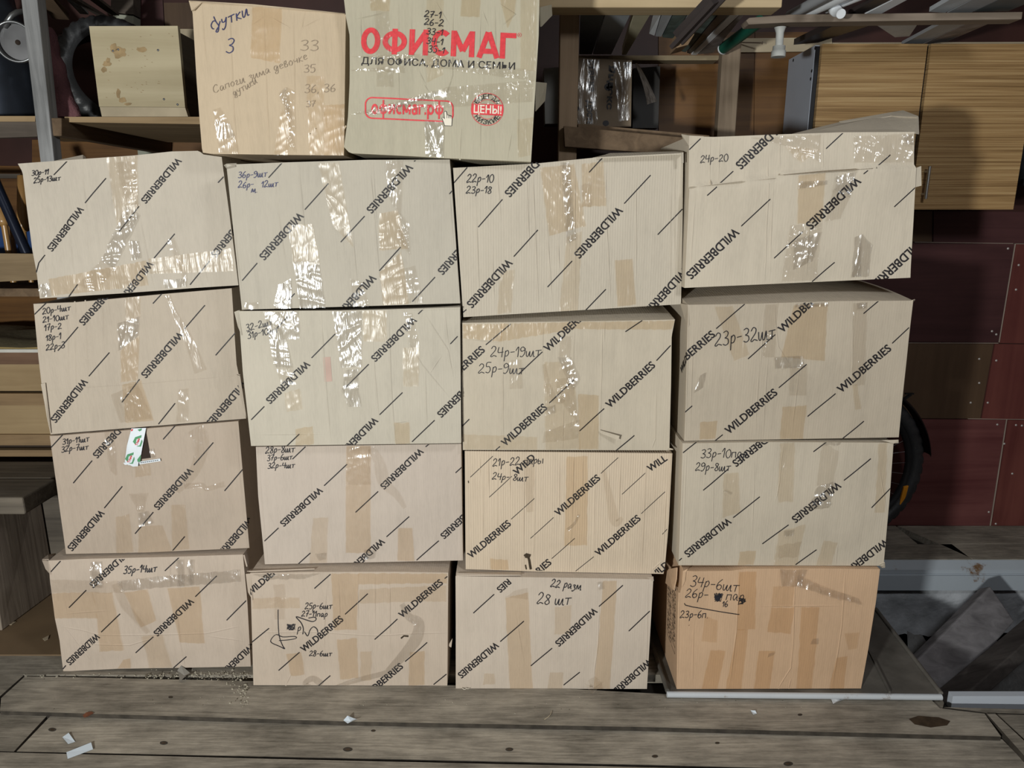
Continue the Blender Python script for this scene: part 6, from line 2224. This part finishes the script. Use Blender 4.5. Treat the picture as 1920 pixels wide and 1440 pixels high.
mb.tube([mid_, mid_ - Vector((0, 0, .001)), lerp3(mid_, end_, .45), lerp3(mid_, end_, .46), end_], [.013, .020, .020, .023, .023], 18)
mb.build('coupling', pwh, ph)
mb = MB()
mb.tube([PY(1384, 79.5, YW - .03), PY(1429, 80.5, YW - .08)], 0.0022, 8)
mb.lathe(PY(1429, 80.5, YW - .08), PY(1429, 80.5, YW - .08) - PY(1384, 79.5, YW - .03), [(0, .002), (.005, .002), (.005, 0), (0, 0)], 10)
tag(mb.build('nail', plain('rusty_nail', (0.20, 0.15, 0.11), 0.5, 0.5), origin=PY(1384, 79.5, YW - .03)), 'long nail sticking out of the beige batten', 'nail')

# things on the lower right shelf
kb = thing('taped_carton', 'brown carton wrapped in clear tape, black Cyrillic print, on the rack shelf', 'box', PY(1130, 232, .70))
km = [plain('taped_carton_board', (0.16, 0.12, 0.08), 0.7, var=0.12), M['ink']]
mb = MB()
YK = .70
mb.prism([PY(1078, 108, YK), PY(1185, 113, YK), PY(1183, 237.5, YK), PY(1076, 237.5, YK)], (0, .25, 0), 0)
for s_, a, b_, h_ in (('ставка', (1110, 112), (1110, 172), 12), ('Доставка', (1107, 188), (1107, 262), 12), ('Ка', (1177, 117), (1178, 138), 11), ('Яндэкс', (1148, 122), (1143, 206), 11)):
    for t in text_px(s_, a, b_, h_, 0.04):
        q = clip_poly(t, [(1079, 110), (1184, 114), (1182, 232), (1076, 232)])
        if len(q) > 2:
            mb.face([PY(x, y, YK - .0008) for x, y in q], 1)
for cx_, cy_, r_ in ((1136, 231, 6), (1082, 204, 5), (1141, 163, 8)):
    mb.face([PY(cx_ + r_ * math.cos(k * .524), cy_ + r_ * .9 * math.sin(k * .524), YK - .0008) for k in range(12)], 1)
mb.build('carton', km, kb)
for q, kk in (([(1086, 110), (1124, 112), (1120, 232), (1080, 232)], 'clear'), ([(1150, 116), (1184, 116), (1180, 225), (1160, 228)], 'clear'), ([(1165, 196), (1178, 196), (1176, 226), (1162, 226)], 'crinkle')):
    mb = MB()
    rows = []
    for j in range(25):
        r = []
        for i in range(13):
            u, v = i / 12, j / 24
            p = lerp(lerp(q[0], q[1], u), lerp(q[3], q[2], u), v)
            r.append(PY(p[0], p[1], YK - .002 - .005 * (1 - abs(noise.noise(Vector((p[0] * .08, p[1] * .02, 2))))) ** 3))
        rows.append(r)
    mb.grid(rows, 0, True, flip=True)
    mb.build('tape_strip', M[kk], kb)
mb = MB()
rows = [[PY(x, y, YK + .02 + .06 * t) for (x, y) in ((1190 + 24 * t * t + 4, 119 + 76 * t), (1190 + 18 * t, 122 + 73 * t))] for t in (k / 8 for k in range(9))]
rows = []
for k in range(9):
    t = k / 8
    xl, yl = 1191 + 22 * t + 3 * math.sin(t * 3), 120 + 76 * t
    xr, yr = 1194 + 38 * t ** 0.8, 118 + 72 * t
    rows.append([PY(lerp((xl, yl), (xr, yr), i / 4)[0], lerp((xl, yl), (xr, yr), i / 4)[1], YK + .03 + .02 * i) for i in range(5)])
mb.grid(rows, 0, True)
mb.grid([[p + Vector((0, .004, 0)) for p in r] for r in rows], 0, True, flip=True)
mb.build('flap', plain('printed_flap', (0.17, 0.155, 0.14), 0.4, var=0.6, vscale=40, bump=.5), kb)
mb = MB()
pxprism(mb, [(1020, 128), (1048, 126), (1046, 232), (1022, 232)], .86, .10)
tag(mb.build('storage_jar', plain('grey_jar', (0.17, 0.165, 0.15), 0.6, var=.2), origin=PY(1034, 232, .86)), 'grey container in the gap left of the rack post', 'container')
mb = MB()
pxprism(mb, [(1188, 128), (1238, 124), (1234, 240), (1186, 240)], .96, .06)
tag(mb.build('dark_board', plain('black_board', (0.03, 0.028, 0.026), 0.6), origin=PY(1210, 240, .96)), 'blackish board standing behind the taped carton', 'board')

# wall cabinet
cb = thing('wall_cabinet', 'wall cabinet with two ribbed bamboo doors and a pale grey side', 'cabinet', (1.6, 1.05, 1.45))
YC = .895
mel = plain('grey_melamine', (0.36, 0.39, 0.45), 0.45, var=0.03)
blk = plain('black_gap', (0.012, 0.012, 0.014), 0.5)
zt, zb = PY(1640, 82, YC).z, PY(1800, 393, YC).z
xl = PY(1532, 160, YC).x
xm = PY(1733, 160, YC).x
xr = PY(1937, 160, YC).x
mb = MB()
mb.prism([Vector((xl - .012, YC + .022, zb)), Vector((xl - .012, YC + .022, zt)), Vector((xl - .012, YW - .008, zt)), Vector((xl - .012, YW - .008, zb))], (.016, 0, 0))
side = mb.build('side_panel', mel, cb)
mb = MB()
for (sx, sy) in ((1528.5, 90), (1487.5, 113), (1522, 133), (1520, 148)):
    p = PX(sx, sy, xl - .0122)
    mb.lathe(p, (-1, 0, 0), [(0, .0006), (.006, .0006), (.0062, 0)], 10)
mb.build('screw_hole', blk, cb)
mb = MB()
mb.box(xl - .010, xr, YC + .021, YW - .007, zb + .004, zt - .004)
mb.build('body', blk, cb)


def bamboo():
    m, nt, p = mat_base('ribbed_bamboo')
    p.inputs['Roughness'].default_value = 0.33
    p.inputs['Specular IOR Level'].default_value = 0.5
    tc = N(nt, 'ShaderNodeTexCoord')
    mp = N(nt, 'ShaderNodeMapping', Scale=(1.6, 1.0, 170.0))
    L(nt, tc, 'Object', mp, 'Vector')
    n1 = N(nt, 'ShaderNodeTexNoise', Scale=1.0, Detail=4.0, Roughness=.6)
    L(nt, mp, 'Vector', n1, 'Vector')
    r = ramp(nt, [(0.3, (0.19, 0.11, 0.045)), (0.5, (0.36, 0.225, 0.10)), (0.72, (0.50, 0.35, 0.175))])
    L(nt, n1, 'Fac', r, 'Fac')
    L(nt, r, 'Color', p, 'Base Color')
    return m


bam = bamboo()
for k, (x0, x1) in enumerate(((xl + .006, xm - .007), (xm + .007, xr))):
    mb = MB()
    prof = []
    nr = 96
    dz = (zt - zb) / nr
    rows = []
    for j in range(nr):
        for t in range(4):
            z = zb + dz * (j + t / 4)
            rows.append([Vector((x0, YC - .0016 * math.sin(math.pi * t / 4 + .2), z)), Vector((x1, YC - .0016 * math.sin(math.pi * t / 4 + .2), z))])
    rows.append([Vector((x0, YC, zt)), Vector((x1, YC, zt))])
    mb.grid(rows, 0, True)
    mb.box(x0, x1, YC + .0005, YC + .019, zb, zt)
    dr = mb.build('door', bam, cb)
    if k:
        mb = MB()
        h0, h1 = PY(1736, 312, YC - .03), PY(1731, 373, YC - .03)
        hx = (h0.x + h1.x) / 2 + 0.012
        mb.tube([Vector((hx, YC - .03, h0.z)), Vector((hx, YC - .03, h1.z))], .0055, 12)
        for zz in (h0.z - .018, h1.z + .018):
            mb.tube([Vector((hx, YC - .03, zz)), Vector((hx, YC + .002, zz))], .0045, 10)
        mb.build('handle', plain('brushed_steel', (0.55, 0.55, 0.53), 0.3, 0.9, var=.05), dr)['label'] = 'steel bar handle'

# dark bag hanging right of the cabinet
mb = MB()
cb_ = PY(1932, 305, 1.08)
rows = []
for j in range(14):
    v = j / 13
    r = []
    for i in range(16):
        a = 2 * math.pi * i / 16
        ww = .05 * math.sin(math.pi * (.15 + .8 * v)) ** .5 + .006
        r.append(cb_ + Vector((math.cos(a) * ww * 1.1, math.sin(a) * .05, .09 - .18 * v)) + Vector((1, .3, .2)) * .012 * noise.noise(Vector((i * .8, j * .6, 4))))
    rows.append(r)
mb.grid(rows, 0, True, True)
mb.face(rows[0][::-1])
mb.face(rows[-1])
hb = tag(mb.build('hanging_bag', plain('black_bag', (0.03, 0.032, 0.036), 0.45, bump=.5, bscale=50), origin=cb_ + Vector((0, 0, .09))), 'black and grey bag hanging right of the wall cabinet', 'bag')
mb = MB()
mb.tube([cb_ + Vector((-.05, -.055, -.06)), cb_ + Vector((0, -.066, -.07)), cb_ + Vector((.05, -.055, -.075))], .006, 8)
mb.build('strap', plain('grey_strap', (0.28, 0.28, 0.30), 0.4), hb)
mb = MB()
mb.tube([cb_ + Vector((-.01, 0, .085)), cb_ + Vector((.01, .04, .13)), Vector((cb_.x + .02, YW - .002, cb_.z + .16))], .008, 8)
mb.build('loop', plain('grey_loop', (0.22, 0.22, 0.25), 0.5), hb)

# ------------------------------------------------------------------ bicycle wheel behind the right stack
hubc = PY(1569, 893, .99)
R_ = 0.348
hubc.z = R_ + 0.0155 + 0.001
bike = thing('bicycle', 'bicycle behind the rightmost stack, rear wheel with black mudguard showing', 'bicycle', (hubc.x, .99, 0))
mb = MB()
rows = []
for i in range(240):
    t = 2 * math.pi * i / 240
    rad = Vector((math.cos(t), 0, math.sin(t)))
    r = []
    for k in range(14):
        a = 2 * math.pi * k / 14
        q = .026 + (.005 if (math.cos(a) > .45 and (i + k) % 5 < 3) else 0)
        r.append(hubc + rad * (R_ - .015 + q * math.cos(a)) + Vector((0, q * math.sin(a), 0)))
    rows.append(r)
rows.append(rows[0])
mb.grid(rows, 0, True, True)
wl = mb.build('tyre', bl, bike)
mb = MB()
rows = []
for i in range(121):
    t = 2 * math.pi * i / 120
    rad = Vector((math.cos(t), 0, math.sin(t)))
    rows.append([hubc + rad * rr + Vector((0, yy, 0)) for rr, yy in ((R_ - .038, -.014), (R_ - .055, -.012), (R_ - .060, 0), (R_ - .055, .012), (R_ - .038, .014))])
mb.grid(rows, 0, True)
mb.build('rim', plain('dark_rim', (0.03, 0.03, 0.032), 0.35, 0.5), bike)
sp = plain('spoke_steel', (0.40, 0.40, 0.42), 0.3, 0.9)
for i in range(36):
    t = 2 * math.pi * i / 36 + .05
    t2_ = t + (.42 if i % 4 < 2 else -.42)
    yy = .028 if i % 2 else -.028
    mb = MB()
    mb.tube([hubc + Vector((math.cos(t2_) * .022, yy, math.sin(t2_) * .022)), hubc + Vector((math.cos(t) * (R_ - .057), 0, math.sin(t) * (R_ - .057)))], .0011, 6)
    mb.build('spoke', sp, bike)
mb = MB()
mb.lathe(hubc, (0, 1, 0), [(0, -.06), (.008, -.06), (.008, -.035), (.026, -.03), (.016, -.024), (.016, .024), (.026, .03), (.008, .035), (.008, .06), (0, .06)], 20)
mb.build('hub', plain('hub_black', (0.04, 0.04, 0.04), 0.4, 0.6), bike)
mb = MB()
rows = []
for i in range(60):
    t = math.radians(8 + 150 * i / 59)
    rad = Vector((math.cos(t), 0, math.sin(t)))
    rows.append([hubc + rad * (R_ + .030 + .012 * math.cos(b)) + Vector((0, .034 * math.sin(b), 0)) for b in (-1.5, -1.0, -.5, 0, .5, 1.0, 1.5)])
mb.grid(rows, 0, True)
mb.grid([[p + (Vector((hubc.x, p.y, hubc.z)) - p).normalized() * .003 for p in r] for r in rows], 0, True, flip=True)
mb.build('mudguard', plain('black_plastic', (0.01, 0.01, 0.011), 0.45), bike)
mb = MB()
a, b_ = PY(1700, 912, .965), PY(1690, 950, .965)
s = Vector((.010, 0, .003))
mb.prism([a - s, a + s, b_ + s, b_ - s], (0, .012, 0))
rf_ = mb.build('reflector', plain('amber_plastic', (0.62, 0.24, 0.015), 0.3, var=.15, spec=.6), bike, bevel=.003)
rf_['label'] = 'amber spoke reflector'
mb = MB()
mb.tube([hubc + Vector((0, -.065, 0)), hubc + Vector((-.42, -.05, .05))], .011, 10)
mb.tube([hubc + Vector((0, -.065, 0)), hubc + Vector((-.26, -.05, .50))], .009, 10)
mb.tube([hubc + Vector((-.42, -.05, .05)), hubc + Vector((-.26, -.05, .50))], .015, 10)
mb.tube([hubc + Vector((-.26, -.05, .50)), hubc + Vector((-.28, -.05, .60))], .013, 10)
mb.build('frame', plain('bike_frame_paint', (0.02, 0.02, 0.03), 0.35), bike)
mb = MB()
mb.bar(PY(1690, 752, .99), PY(1708, 739, .99), .012, .008)
mb.bar(PY(1697, 738, .99), PY(1713, 738, .99), .008, .006)
mb.tube([PY(1692, 752, .99), PY(1688, 800, .99)], .003, 6)
mb.build('carrier_end', plain('carrier_black', (0.012, 0.012, 0.012), 0.5), bike)
